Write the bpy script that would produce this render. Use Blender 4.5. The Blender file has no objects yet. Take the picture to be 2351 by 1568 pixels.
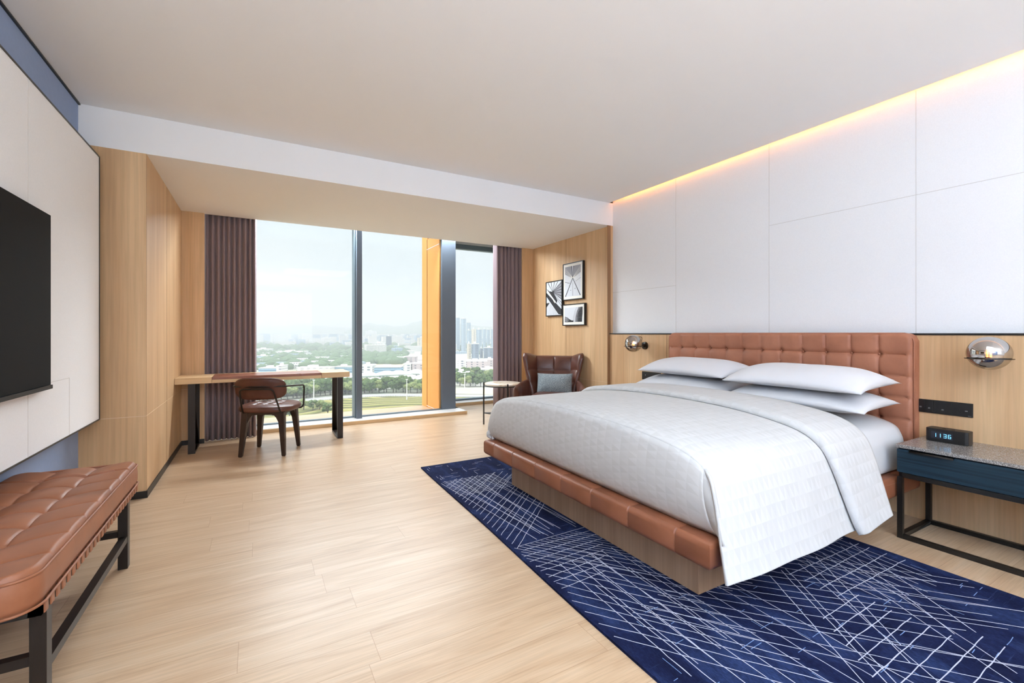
import bpy, bmesh, math, random
from mathutils import Vector, noise
PI = math.pi
sin, cos = math.sin, math.cos
scene = bpy.context.scene
C = scene.collection

# ------------------------------------------------------------------ helpers
def lin(c):
    return tuple(((x/255)/12.92 if x/255 <= 0.04045 else ((x/255+0.055)/1.055)**2.4) for x in c)

class MB:
    """collects geometry in world (or thing-local) metres"""
    def __init__(s): s.v=[]; s.f=[]; s.m=[]; s.uv=None
    def face(s, pts, mi=0):
        n=len(s.v); s.v += [tuple(p) for p in pts]; s.f.append(tuple(range(n,n+len(pts)))); s.m.append(mi)
    def box(s, x0,x1,y0,y1,z0,z1, mi=0):
        n=len(s.v)
        s.v += [(x0,y0,z0),(x1,y0,z0),(x1,y1,z0),(x0,y1,z0),(x0,y0,z1),(x1,y0,z1),(x1,y1,z1),(x0,y1,z1)]
        for q in ((0,3,2,1),(4,5,6,7),(0,1,5,4),(1,2,6,5),(2,3,7,6),(3,0,4,7)):
            s.f.append(tuple(n+i for i in q)); s.m.append(mi)
        return s
    def grid(s, P, cu=False, cv=False, mi=0, flip=False):
        nu=len(P); nv=len(P[0]); n=len(s.v)
        for r in P: s.v += [tuple(p) for p in r]
        for i in range(nu if cu else nu-1):
            for j in range(nv if cv else nv-1):
                a=n+i*nv+j; b=n+((i+1)%nu)*nv+j; c=n+((i+1)%nu)*nv+(j+1)%nv; d=n+i*nv+(j+1)%nv
                s.f.append((a,d,c,b) if flip else (a,b,c,d)); s.m.append(mi)
        return s
    def tube(s, pts, r, n=10, closed=False, mi=0, fillet=0, fs=5):
        pts=[Vector(p) for p in pts]
        if fillet:
            q=[]
            m=len(pts)
            for i,p in enumerate(pts):
                if not closed and i in (0,m-1): q.append(p); continue
                a=pts[i-1]-p; b=pts[(i+1)%m]-p
                fa=min(fillet,a.length*.49); fb=min(fillet,b.length*.49)
                A=p+a.normalized()*fa; B=p+b.normalized()*fb
                for k in range(fs+1):
                    t=k/fs; q.append(A*(1-t)**2+p*2*t*(1-t)+B*t*t)
            pts=q
        m=len(pts); up=None; rings=[]
        for i,p in enumerate(pts):
            if closed: t=(pts[(i+1)%m]-pts[i-1])
            else: t=pts[min(i+1,m-1)]-pts[max(i-1,0)]
            t.normalize()
            if up is None: up=Vector((0,0,1)) if abs(t.z)<.9 else Vector((1,0,0))
            u=(up-t*up.dot(t)); u.normalize(); w=t.cross(u); up=u
            rr=r(i/(m-1)) if callable(r) else r
            rings.append([p+u*cos(2*PI*k/n)*rr+w*sin(2*PI*k/n)*rr for k in range(n)])
        s.grid(rings, cu=closed, cv=True, mi=mi, flip=True)
        if not closed:
            s.face(rings[0],mi); s.face(list(reversed(rings[-1])),mi)
        return s
    def lathe(s, prof, c=(0,0,0), n=32, axis='z', mi=0):
        rings=[]
        for r,h in prof:
            row=[]
            for k in range(n):
                a=2*PI*k/n; x,y,z=r*cos(a),r*sin(a),h
                if axis=='x': x,y,z=z,x,y
                elif axis=='y': x,y,z=y,z,x
                row.append((c[0]+x,c[1]+y,c[2]+z))
            rings.append(row)
        s.grid(rings, cv=True, mi=mi, flip=True); return s
    def bar(s, p, q, w, h, mi=0):
        """rectangular bar from p to q; w across, h along 'up'"""
        p=Vector(p); q=Vector(q); t=(q-p).normalized()
        up=Vector((0,0,1)) if abs(t.z)<.95 else Vector((0,1,0))
        a=t.cross(up).normalized(); b=a.cross(t)
        R=[]
        for o in (p,q): R.append([o+a*w/2+b*h/2,o-a*w/2+b*h/2,o-a*w/2-b*h/2,o+a*w/2-b*h/2])
        s.grid(R,cv=True,mi=mi); s.face(list(reversed(R[0])),mi); s.face(R[1],mi); return s
    def prism(s, poly, z0, z1, mi=0):
        n=len(poly)
        s.face([(x,y,z1) for x,y in poly],mi); s.face([(x,y,z0) for x,y in reversed(poly)],mi)
        for i in range(n):
            a=poly[i]; b=poly[(i+1)%n]
            s.face([(a[0],a[1],z0),(b[0],b[1],z0),(b[0],b[1],z1),(a[0],a[1],z1)],mi)
        return s

WL={}
def build(name, mb, mat, parent=None, smooth=False, bevel=0, seg=2, sub=0, solid=0, label=None, cat=None,
          group=None, kind=None, local=False, uv=None, weld=True, origin=None):
    me=bpy.data.meshes.new(name)
    off=Vector((0,0,0))
    if parent is not None: off=WL.get(parent.name,Vector((0,0,0))) if not local else Vector((0,0,0))
    else:
        if origin is not None: off=Vector(origin)
        elif not local:
            xs=[p[0] for p in mb.v]; ys=[p[1] for p in mb.v]; zs=[p[2] for p in mb.v]
            off=Vector(((min(xs)+max(xs))/2,(min(ys)+max(ys))/2,min(zs)))
    me.from_pydata([tuple(Vector(p)-off) for p in mb.v],[],mb.f)
    for m in (mat if isinstance(mat,(list,tuple)) else [mat]): me.materials.append(m)
    me.polygons.foreach_set('material_index', mb.m)
    if uv is not None:
        l=me.uv_layers.new(name='UVMap')
        for lp in me.loops: l.data[lp.index].uv=uv[lp.vertex_index]
    if weld:
        bm=bmesh.new(); bm.from_mesh(me)
        bmesh.ops.remove_doubles(bm, verts=bm.verts, dist=1e-5)
        if uv is None: bmesh.ops.recalc_face_normals(bm, faces=bm.faces)
        bm.to_mesh(me); bm.free()
    if smooth:
        me.polygons.foreach_set('use_smooth',[True]*len(me.polygons))
        if smooth is not True: me.set_sharp_from_angle(angle=smooth)
    me.update()
    o=bpy.data.objects.new(name,me); C.objects.link(o)
    if parent is None: o.location=off; WL[o.name]=off.copy()
    else:
        o.parent=parent; WL[o.name]=off
    if solid:
        m=o.modifiers.new('s','SOLIDIFY'); m.thickness=solid; m.offset=-1
    if bevel:
        m=o.modifiers.new('b','BEVEL'); m.width=bevel; m.segments=seg; m.limit_method='ANGLE'
        if not smooth:
            me.polygons.foreach_set('use_smooth',[True]*len(me.polygons)); m.harden_normals=True
    if sub:
        m=o.modifiers.new('u','SUBSURF'); m.levels=sub; m.render_levels=sub
    if label: o['label']=label
    if cat: o['category']=cat
    if group: o['group']=group
    if kind: o['kind']=kind
    return o

def thing(name,label,cat,loc=(0,0,0),group=None):
    o=bpy.data.objects.new(name,None); C.objects.link(o); o.location=loc
    o.empty_display_size=.1
    o['label']=label; o['category']=cat
    if group: o['group']=group
    WL[o.name]=Vector(loc); return o
def struct(name,mb,mat,**k): return build(name,mb,mat,kind='structure',**k)
def dup(root,loc,rz=0,sc=1,label=None):
    def cp(o,par):
        c=o.copy(); C.objects.link(c)
        if par is not None: c.parent=par
        for ch in o.children: cp(ch,c)
        return c
    r=cp(root,None); r.location=loc; r.rotation_euler=(0,0,rz)
    r.scale=(sc,sc,sc) if not isinstance(sc,tuple) else sc
    if label: r['label']=label
    return r

# ------------------------------------------------------------------ materials
class NT:
    def __init__(s,name):
        s.m=bpy.data.materials.new(name); s.m.use_nodes=True; s.t=s.m.node_tree; s.n=s.t.nodes
        s.bsdf=s.n['Principled BSDF']; s.out=s.n['Material Output']
    def node(s,typ,**k):
        n=s.n.new(typ)
        for a,b in k.items(): setattr(n,a,b)
        return n
    def link(s,a,b): s.t.links.new(a,b)
    def put(s,sock,v):
        if isinstance(v,(int,float)): sock.default_value=v
        elif isinstance(v,(tuple,list)): sock.default_value=tuple(v)+((1,) if len(v)==3 and sock.type=='RGBA' else ())
        else: s.link(v,sock)
    def math(s,op,a,b=0,c=0):
        n=s.node('ShaderNodeMath',operation=op); s.put(n.inputs[0],a); s.put(n.inputs[1],b); s.put(n.inputs[2],c); return n.outputs[0]
    def mix(s,f,a,b,mode='MIX'):
        n=s.node('ShaderNodeMix',data_type='RGBA',blend_type=mode); s.put(n.inputs[0],f); s.put(n.inputs[6],a); s.put(n.inputs[7],b); return n.outputs[2]
    def coord(s,which='Object',scale=None,rot=None,loc=None):
        t=s.node('ShaderNodeTexCoord'); o=t.outputs[which]
        if scale or rot or loc:
            m=s.node('ShaderNodeMapping'); s.link(o,m.inputs[0])
            if loc: m.inputs[1].default_value=loc
            if rot: m.inputs[2].default_value=rot
            if scale: m.inputs[3].default_value=scale
            o=m.outputs[0]
        return o
    def noise(s,vec,scale=1,detail=4,rough=.5,dist=0,col=False):
        n=s.node('ShaderNodeTexNoise'); s.link(vec,n.inputs['Vector']); n.inputs['Scale'].default_value=scale
        n.inputs['Detail'].default_value=detail; n.inputs['Roughness'].default_value=rough; n.inputs['Distortion'].default_value=dist
        return n.outputs['Color' if col else 'Fac']
    def ramp(s,f,stops):
        n=s.node('ShaderNodeValToRGB'); s.link(f,n.inputs[0]); e=n.color_ramp.elements
        while len(e)<len(stops): e.new(.5)
        for k,(p,c) in enumerate(stops):
            e[k].position=p; e[k].color=(tuple(c)+(1,)) if len(c)==3 else c
        return n.outputs[0]
    def bump(s,h,strength=.2,dist=.002):
        n=s.node('ShaderNodeBump'); s.link(h,n.inputs['Height']); n.inputs['Strength'].default_value=strength; n.inputs['Distance'].default_value=dist
        s.link(n.outputs[0],s.bsdf.inputs['Normal'])
    def base(s,c,rough=.5,metal=0,spec=.5):
        s.put(s.bsdf.inputs['Base Color'],c); s.put(s.bsdf.inputs['Roughness'],rough)
        s.bsdf.inputs['Metallic'].default_value=metal; s.bsdf.inputs['Specular IOR Level'].default_value=spec
        return s.m

def plain(name,rgb,rough=.5,metal=0,spec=.5,var=.04,scale=3):
    t=NT(name); c=lin(rgb)
    f=t.noise(t.coord(),scale,3)
    col=t.mix(f,tuple(x*(1-var) for x in c),tuple(min(1,x*(1+var)) for x in c))
    return t.base(col,rough,metal,spec)
def wood(name,a,b,grain='z',rough=.45,fine=60,broad=6,spec=.4,dark=.06):
    t=NT(name); a=lin(a); b=lin(b)
    def sc(k,l):
        return {'z':(k,k,l),'x':(l,k,k),'y':(k,l,k)}[grain]
    f1=t.noise(t.coord(scale=sc(broad,.35)),1,4,.55,.6)
    f2=t.noise(t.coord(scale=sc(fine,1.6)),1,3,.6,.2)
    c=t.ramp(f1,[(.3,a),(.7,b)])
    d=t.ramp(f2,[(.35,(1-dark*2.2,)*3),(.62,(1.0,)*3)])
    c=t.mix(1,c,d,'MULTIPLY')
    t.bump(f2,.06,.001)
    return t.base(c,rough,0,spec)
def leather(name,a,b,rough=.42,spec=.45):
    t=NT(name)
    f=t.noise(t.coord(),5,5,.6,.5)
    c=t.ramp(f,[(.3,lin(a)),(.7,lin(b))])
    g=t.noise(t.coord(),260,2,.5); t.bump(g,.12,.0006)
    r=t.math('MULTIPLY_ADD',f,.18,rough-.09)
    t.base(c,.4,0,spec); t.put(t.bsdf.inputs['Roughness'],r)
    return t.m
def cloth(name,a,b,scale=300,rough=.9,bump=.25):
    t=NT(name)
    f=t.noise(t.coord(),scale,2,.5)
    c=t.mix(t.ramp(f,[(.35,(0,)*3),(.65,(1,)*3)]),lin(a),lin(b))
    t.bump(f,bump,.001)
    t.base(c,rough,0,.2); t.bsdf.inputs['Sheen Weight'].default_value=.15
    return t.m
def emit(name,rgb,s):
    t=NT(name); t.base((0,0,0),.5); t.bsdf.inputs['Emission Color'].default_value=lin(rgb)+(1,); t.bsdf.inputs['Emission Strength'].default_value=s; return t.m

M={}
M['ceil']=plain('ceiling_paint',(246,246,247),.9,spec=.1,var=.01)
M['beam']=plain('white_paint',(246,246,247),.85,spec=.1,var=.01)
M['blue']=plain('blue_paint',(154,172,206),.8,spec=.2,var=.05,scale=30)
M['black']=plain('black_metal',(22,21,20),.35,0,.5)
M['bronze']=plain('dark_bronze_metal',(38,31,27),.38,.3,.5)
M['tv']=plain('tv_screen',(38,38,38),.75,spec=.08,var=.0)
M['tvrim']=plain('tv_rim',(18,18,18),.4)
M['veneer']=wood('oak_veneer',(208,166,122),(228,192,148))
M['veneer2']=wood('oak_veneer_dark',(196,154,112),(212,172,128))
M['veneerx']=wood('oak_desk',(216,182,138),(228,198,156),'x')
M['plinth']=wood('bed_plinth_oak',(164,130,102),(186,154,124))
M['seam']=plain('panel_seam',(226,196,160),.6)
M['seamd']=plain('panel_seam_dark',(150,112,78),.6)
M['seamg']=plain('fabric_seam',(212,208,205),.8)
M['skirt']=plain('black_skirting',(30,28,27),.4)
M['tan']=leather('tan_leather',(144,90,62),(166,108,78),.45)
M['tan2']=leather('headboard_leather',(162,104,78),(182,122,94),.5)
M['tanrail']=leather('rail_leather',(132,80,54),(150,94,68),.42)
M['brown']=leather('brown_leather',(78,44,34),(100,60,48),.36,.6)
M['chairback']=leather('chestnut_leather',(76,42,30),(94,54,40),.5)
M['desklea']=leather('desk_leather',(138,84,60),(150,94,70),.3,.6)
M['dwood']=wood('dark_walnut',(46,32,26),(62,44,34),'z',.4)
M['white']=plain('cotton_white',(218,218,221),.85,spec=.15,var=.01)
M['sheet']=plain('sheet_white',(216,217,219),.85,spec=.15,var=.01)
M['cushion']=cloth('grey_tweed',(84,98,106),(176,186,190),190,.95,.5)
M['curtain']=cloth('plum_curtain',(140,122,126),(156,138,142),500,.95,.15)
M['stand']=wood('navy_ash',(16,44,60),(26,54,70),'y',.5,90,14,.4,.25)
M['chrome']=plain('dark_chrome',(70,68,66),.25,1)
M['mull']=plain('mullion_grey',(100,110,122),.5,.0,.4,.06,8)
M['frame']=plain('window_frame_grey',(96,112,122),.45,.1)
M['sill']=plain('white_sill',(236,234,232),.35,spec=.4,var=.02)
M['orange']=plain('orange_cladding',(226,158,92),.6,spec=.1,var=.03)
M['paper']=plain('mat_board',(240,238,230),.8,var=.0)
M['ink']=plain('print_black',(34,34,38),.7,var=.0)
M['inkg']=plain('print_grey',(150,150,156),.7,var=.0)
M['inkl']=plain('print_pale',(214,218,224),.7,var=.0)
M['plastic']=plain('black_plastic',(24,22,22),.4)
M['mark']=plain('pale_marking',(190,190,190),.6)
M['display']=plain('clock_display',(38,40,50),.3)
M['digits']=emit('clock_digits',(120,200,255),1.6)
M['filament']=emit('filament',(255,176,80),60)
M['led']=emit('led_strip',(255,160,72),45)
M['bulb']=None

def m_fabric_wall():
    t=NT('white_fabric_panel')
    g=t.coord(scale=(170,170,170)); f=t.noise(g,1,2,.5)
    w=t.node('ShaderNodeTexWave',bands_direction='Z'); t.link(t.coord(),w.inputs[0]); w.inputs['Scale'].default_value=55; w.inputs['Distortion'].default_value=3
    h=t.math('MULTIPLY_ADD',w.outputs['Fac'],.4,f)
    c=t.mix(f,lin((238,238,239)),lin((248,248,249))); t.bump(h,.15,.001)
    return t.base(c,.9,0,.1)
M['fabricwall']=m_fabric_wall()

def m_floor():
    t=NT('oak_plank_floor')
    co=t.coord(); sp=t.node('ShaderNodeSeparateXYZ'); t.link(co,sp.inputs[0])
    x,y=sp.outputs[0],sp.outputs[1]
    W=.186; L=1.5
    r=t.math('DIVIDE',y,W); row=t.math('FLOOR',r); fy=t.math('FRACT',r)
    wn=t.node('ShaderNodeTexWhiteNoise',noise_dimensions='1D'); t.link(row,wn.inputs['W'])
    xx=t.math('ADD',t.math('DIVIDE',x,L),t.math('MULTIPLY',wn.outputs[0],7.3)); cx=t.math('FLOOR',xx); fx=t.math('FRACT',xx)
    wid=t.node('ShaderNodeTexWhiteNoise',noise_dimensions='2D'); cb=t.node('ShaderNodeCombineXYZ'); t.link(row,cb.inputs[0]); t.link(cx,cb.inputs[1]); t.link(cb.outputs[0],wid.inputs['Vector'])
    pid=wid.outputs[0]
    cb2=t.node('ShaderNodeCombineXYZ'); t.link(t.math('MULTIPLY_ADD',pid,31,t.math('MULTIPLY',x,1.1)),cb2.inputs[0]); t.link(t.math('MULTIPLY',y,9),cb2.inputs[1]); t.link(t.math('MULTIPLY',pid,17),cb2.inputs[2])
    f1=t.noise(cb2.outputs[0],1.3,5,.55,1.2)
    cb3=t.node('ShaderNodeCombineXYZ'); t.link(t.math('MULTIPLY_ADD',pid,13,t.math('MULTIPLY',x,3)),cb3.inputs[0]); t.link(t.math('MULTIPLY',y,110),cb3.inputs[1])
    f2=t.noise(cb3.outputs[0],1,3,.6,.4)
    c=t.ramp(f1,[(.28,lin((186,154,122))),(.5,lin((202,173,141))),(.72,lin((213,188,159)))])
    c=t.mix(t.math('MULTIPLY',pid,.35),c,lin((196,164,132)))
    d=t.ramp(f2,[(.3,(.8,.79,.78)),(.6,(1,1,1))]); c=t.mix(.8,c,d,'MULTIPLY')
    e1=t.math('MINIMUM',fy,t.math('SUBTRACT',1,fy)); e2=t.math('MULTIPLY',t.math('MINIMUM',fx,t.math('SUBTRACT',1,fx)),L/W)
    e=t.math('LESS_THAN',t.math('MINIMUM',e1,e2),.006)
    c=t.mix(t.math('MULTIPLY',e,.55),c,lin((150,115,85)))
    t.bump(f2,.05,.001)
    return t.base(c,.36,0,.45)
M['floor']=m_floor()

def m_duvet():
    t=NT('triangle_weave_cotton')
    uv=t.coord('UV'); sp=t.node('ShaderNodeSeparateXYZ'); t.link(uv,sp.inputs[0]); u,v=sp.outputs[0],sp.outputs[1]
    W=.038; H=.060
    r=t.math('DIVIDE',v,H); row=t.math('FLOOR',r); fy=t.math('FRACT',r)
    uu=t.math('ADD',t.math('DIVIDE',u,W),t.math('MULTIPLY',t.math('MODULO',row,2),.5)); fx=t.math('FRACT',uu); cx=t.math('FLOOR',uu)
    tri=t.math('MULTIPLY',t.math('ABSOLUTE',t.math('SUBTRACT',fx,.5)),2)
    mask=t.math('GREATER_THAN',fy,tri)
    half=t.math('GREATER_THAN',fx,.5)
    wn=t.node('ShaderNodeTexWhiteNoise',noise_dimensions='3D'); cb=t.node('ShaderNodeCombineXYZ'); t.link(row,cb.inputs[0]); t.link(t.math('ADD',cx,half),cb.inputs[1]); t.link(mask,cb.inputs[2]); t.link(cb.outputs[0],wn.inputs['Vector'])
    k=t.math('ADD',t.math('MULTIPLY',mask,.45),t.math('MULTIPLY',wn.outputs[0],.55))
    c=t.mix(k,lin((198,198,197)),lin((208,208,208)))
    return t.base(c,.8,0,.2)
M['duvet']=m_duvet()

def m_rug():
    t=NT('navy_rug')
    f=t.noise(t.coord(scale=(6,2.5,1)),1,6,.65,.5)
    g=t.noise(t.coord(scale=(420,60,1)),1,2,.6)
    c=t.ramp(f,[(.3,lin((16,20,44))),(.5,lin((28,36,70))),(.72,lin((50,66,108)))])
    g2=t.ramp(g,[(.40,(.62,.62,.66)),(.66,(1.2,1.25,1.3))])
    c=t.mix(1,c,g2,'MULTIPLY')
    k=t.noise(t.coord(scale=(3,70,1)),1,4,.7); k2=t.noise(t.coord(scale=(1.2,1.2,1)),1.3,2)
    m=t.math('MULTIPLY',t.ramp(k,[(.6,(0,)*3),(.75,(1,)*3)]),t.ramp(k2,[(.45,(0,)*3),(.65,(1,)*3)]))
    c=t.mix(t.math('MULTIPLY',m,.45),c,lin((96,120,170)))
    t.bump(t.noise(t.coord(),900,2),.5,.002)
    return t.base(c,.95,0,.1)
M['rug']=m_rug()
M['rugline']=cloth('rug_white_yarn',(150,158,186),(206,208,220),900,.95,.3)
M['rugdash']=cloth('rug_blue_yarn',(80,110,170),(130,160,205),900,.95,.3)

def m_terrazzo():
    t=NT('grey_terrazzo')
    v=t.node('ShaderNodeTexVoronoi'); t.link(t.coord(),v.inputs['Vector']); v.inputs['Scale'].default_value=420
    w=t.node('ShaderNodeTexWhiteNoise'); t.link(v.outputs['Color'],w.inputs['Vector'])
    c=t.ramp(w.outputs[0],[(0,lin((96,92,90))),(.5,lin((132,127,122))),(.85,lin((150,146,142))),(1,lin((214,210,206)))])
    return t.base(c,.16,0,.5)
M['terr']=m_terrazzo()
def m_marble():
    t=NT('cream_marble')
    f=t.noise(t.coord(),7,6,.6,1.5)
    c=t.ramp(f,[(.35,lin((206,180,150))),(.5,lin((232,218,198))),(.7,lin((240,232,220)))])
    return t.base(c,.25,0,.5)
M['marble']=m_marble()
def m_glass():
    t=NT('window_glass')
    tr=t.node('ShaderNodeBsdfTransparent'); tr.inputs[0].default_value=(.96,.985,.98,1)
    gl=t.node('ShaderNodeBsdfGlossy'); gl.inputs['Roughness'].default_value=.0
    fr=t.node('ShaderNodeFresnel'); fr.inputs[0].default_value=1.45
    mx=t.node('ShaderNodeMixShader'); t.link(t.math('MULTIPLY',fr.outputs[0],.4),mx.inputs[0]); t.link(tr.outputs[0],mx.inputs[1]); t.link(gl.outputs[0],mx.inputs[2])
    t.link(mx.outputs[0],t.out.inputs[0]); return t.m
M['glass']=m_glass()
def m_smoke():
    t=NT('smoked_mirror_glass')
    tr=t.node('ShaderNodeBsdfTransparent'); tr.inputs[0].default_value=(.6,.54,.48,1)
    gl=t.node('ShaderNodeBsdfGlossy'); gl.inputs['Roughness'].default_value=.01; gl.inputs[0].default_value=(.62,.60,.58,1)
    mx=t.node('ShaderNodeMixShader'); lw=t.node('ShaderNodeLayerWeight'); lw.inputs[0].default_value=.35
    t.link(t.math('MULTIPLY_ADD',lw.outputs['Facing'],.25,.72),mx.inputs[0]); t.link(tr.outputs[0],mx.inputs[1]); t.link(gl.outputs[0],mx.inputs[2])
    t.link(mx.outputs[0],t.out.inputs[0]); return t.m
M['smoke']=m_smoke()
def m_bulb():
    t=NT('amber_bulb_glass')
    tr=t.node('ShaderNodeBsdfTransparent'); tr.inputs[0].default_value=(1,.82,.5,1)
    gl=t.node('ShaderNodeBsdfGlossy'); gl.inputs['Roughness'].default_value=.02
    mx=t.node('ShaderNodeMixShader'); mx.inputs[0].default_value=.12
    t.link(tr.outputs[0],mx.inputs[1]); t.link(gl.outputs[0],mx.inputs[2]); t.link(mx.outputs[0],t.out.inputs[0]); return t.m
M['bulb']=m_bulb()

# ------------------------------------------------------------------ camera
F=1034.0; CH=1.2; YAW=math.atan(586.5/F); SY,CY=sin(YAW),cos(YAW)
cam=bpy.data.cameras.new('camera'); co=bpy.data.objects.new('camera',cam); C.objects.link(co)
cam.sensor_width=36; cam.lens=F/2351*36; cam.shift_y=-19/2351; cam.clip_start=.05; cam.clip_end=20000
co.location=(0,0,CH); co.rotation_euler=(PI/2,0,-YAW); scene.camera=co
def ground_at(u,d):
    """a place d metres out over the city in the direction of bearing u"""
    k=(u-1175.5)/F; return ((SY+k*CY)*d,(CY-k*SY)*d)

# ------------------------------------------------------------------ room shell
CE=2.785; AC=2.51; YB=4.178; YC=5.97
YG=6.45; YG2=7.16; XP0=2.43; XP1=2.65
XL=-1.07; XR=3.786; XW=3.735; YK=-5.6
struct('floor',MB().box(XL-.1,4.2,YK,YG2+.1,-.2,0),M['floor'],origin=(0,0,0))
struct('ceiling',MB().box(XL-.1,XR-.055,YK,YB+.1,CE,CE+.02).box(XL-.1,XR+.3,YK,YB+.1,CE+.16,CE+.2).box(XR-.055-.12,XR-.055,YK,YB+.1,CE+.02,CE+.05),M['ceil'])
struct('ceiling',MB().box(XL-.1,4.1,YB,YC,AC,CE+.2),M['beam'])
struct('ceiling',MB().box(XL-.1,XP0+.1,YC,YG+.05,CE+.02,CE+.2).box(XP0+.1,4.2,YC,YG2+.3,CE+.02,CE+.2),M['beam'])
# end of the cove over the bed wall
struct('wall_left',MB().box(XL-.2,XL,YK,YB+.1,0,CE+.16),M['blue'])
struct('wall_left',MB().box(XL,-.7,YB,YC-.04,0,AC),M['veneer'],origin=(0,0,0))
struct('wall_left',MB().box(-.7,-.494,YC-.04,YC-.02,0,AC),M['veneer'],origin=(0,0,0))
struct('wall_left',MB().box(XL,-.52,YC-.0,YG+.1,0,CE+.1),M['beam'])
struct('wall_right',MB().box(XR,XR+.2,YK,YB,1.2,CE+.16),M['fabricwall'],origin=(0,0,0))
struct('wall_right',MB().box(XW,XR+.2,YK,YB+.0,0,1.19),M['veneer'],origin=(0,0,0))
struct('wall_right',MB().box(3.75,XR+.2,YB,YC-.03,0,AC),M['veneer'],origin=(0,0,0))
struct('wall_right',MB().box(3.55,3.75,YC-.03,YC-.01,0,AC),M['veneer'],origin=(0,0,0))
struct('wall_right',MB().box(3.84,4.2,YC-.01,YG2+.1,0,CE+.1).box(3.79,3.84,YC-.01,YC+.02,0,CE),M['beam'])
struct('wall_back',MB().box(XL-.2,XR+.2,YK-.15,YK,0,CE+.2),M['beam'])
# cove end return above beam and LED tape
struct('wall_back',MB().box(XR-.18,XR+.2,YB,YB+.1,CE,CE+.2),M['beam'])
def tr(n,mb,m): return struct('trim_%d'%n,mb,m)
tr(1,MB().box(XW-.006,XR+.002,YK,YB,1.188,1.2),M['black'])
tr(2,MB().box(XL,XL+.012,YK,YB,CE-.01,CE),M['black'])
tr(3,MB().box(XL,-.699,YB-.008,YB,0,.05).box(-.7,-.692,YB-.008,YC-.04,0,.05).box(-.7,-.494,YC-.048,YC-.04,0,.05),M['skirt'])
tr(4,MB().box(3.742,3.75,YB,YC-.03,0,.05),M['skirt'])
tr(5,MB().box(XL,-.699,YB-.0015,YB,.594,.598).box(-.7,-.6985,YB,YC-.04,.594,.598).box(-.7,-.494,YC-.0415,YC-.04,.594,.598),M['seam'])
tr(6,MB().box(-.7,-.6985,5.04,5.043,.05,AC).box(3.7485,3.75,5.08,5.084,.05,AC).box(-.7,-.699,4.18,4.183,0,AC),M['seamd'])
tr(7,MB().box(3.7485,3.75,YB,YC-.03,.594,.598),M['seam'])
t=.0012
s=MB()
for y,z0,z1 in ((3.226,1.2,2.8),(2.249,1.2,2.8),(1.27,1.2,2.8),(.29,1.2,2.8)): s.box(XR-t,XR,y-.0015,y+.0015,z0,z1)
for y0,y1,z in ((3.226,YB,1.695),(YK,2.249,2.113)): s.box(XR-t,XR,y0,y1,z-.0015,z+.0015)
tr(8,s,M['seamg'])
tr(9,MB().box(3.70,3.75,YB-.002,YB+.002,0,AC).box(XW-.002,XW+.0,YB-.004,YB,0,1.19),M['seamd'])
tr(15,MB().box(-.5,3.6,YC,YC+.004,AC+.004,CE+.02),M['black'])  # added unseen dark sheet, darkens the slab's reflection in the glass
tr(10,MB().box(XW-.002,XW,3.30,3.303,0,1.19).box(XW-.002,XW,-1.2,-1.197,0,1.19),M['seamd'])
led=MB().box(XR-.17,XR-.16,YK,YB-.02,CE+.06,CE+.075)
ob=build('led_strip',led,M['led'],label='warm LED tape hidden in the ceiling slot above the bed wall',cat='light strip')

# windows ---------------------------------------------------------------
YG=6.45; YG2=7.16; XP0=2.43; XP1=2.65
struct('trim_11',MB().box(-.52,2.725,6.15,YG+.12,0,.045).box(XP1,2.725,YG,7.0,0,.045),M['veneerx'],origin=(0,0,0),bevel=.004)
struct('trim_12',MB().box(-.52,2.715,6.16,YG+.12,.045,.049).box(XP1-.05,2.715,YG,7.0,.045,.049),M['sill'],origin=(0,0,0))
struct('trim_13',MB().box(2.72,3.84,6.9,YG2+.05,0,.045),M['veneerx'],origin=(0,0,0),bevel=.004)
struct('trim_14',MB().box(2.72,3.84,6.91,YG2+.05,.045,.049),M['sill'],origin=(0,0,0))
w1=struct('window_1',MB().box(-.52,XP0,YG,YG+.012,.05,CE+.02),M['glass'],origin=(1,YG,0))
build('window_frame',MB().box(-.52,XP0,YG-.03,YG+.05,.045,.06).box(-.52,XP0,YG-.03,YG+.05,2.7,CE+.02),M['frame'],parent=w1)
build('mullion',MB().box(1.172,1.243,6.30,6.55,.045,CE+.02),M['mull'],parent=w1,bevel=.003,label='dark grey vertical window mullion')
build('mullion_edge',MB().box(1.158,1.172,6.36,6.56,.045,CE+.02),M['frame'],parent=w1)
w2=struct('window_2',MB().box(XP1,3.84,YG2,YG2+.012,.06,2.65),M['glass'],origin=(3.1,YG2,0))
build('window_frame',MB().box(XP1,3.84,YG2-.04,YG2+.06,.045,.075).box(XP1,3.84,YG2-.04,YG2+.06,2.64,2.72),M['frame'],parent=w2)
build('lintel',MB().box(XP1,3.84,YG2+.0,YG2+.3,2.72,CE+.05),M['beam'],parent=w2)
struct('wall_pier',MB().box(XP0,XP1,YG-.03,YG2+.06,.045,CE+.05),M['mull'])
struct('wall_pier',MB().box(XP0-.02,XP0,YG+.03,7.05,-1,2.72).box(XP0-.02,XP1+.02,7.03,7.3,-1,3.3),M['orange'])
struct('wall_pier',MB().box(XP0-.0235,XP0-.02,YG+.03,7.05,2.55,2.56).box(XP0-.0235,XP0-.02,YG+.03,7.05,.02,.03),M['seamg'])

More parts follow.
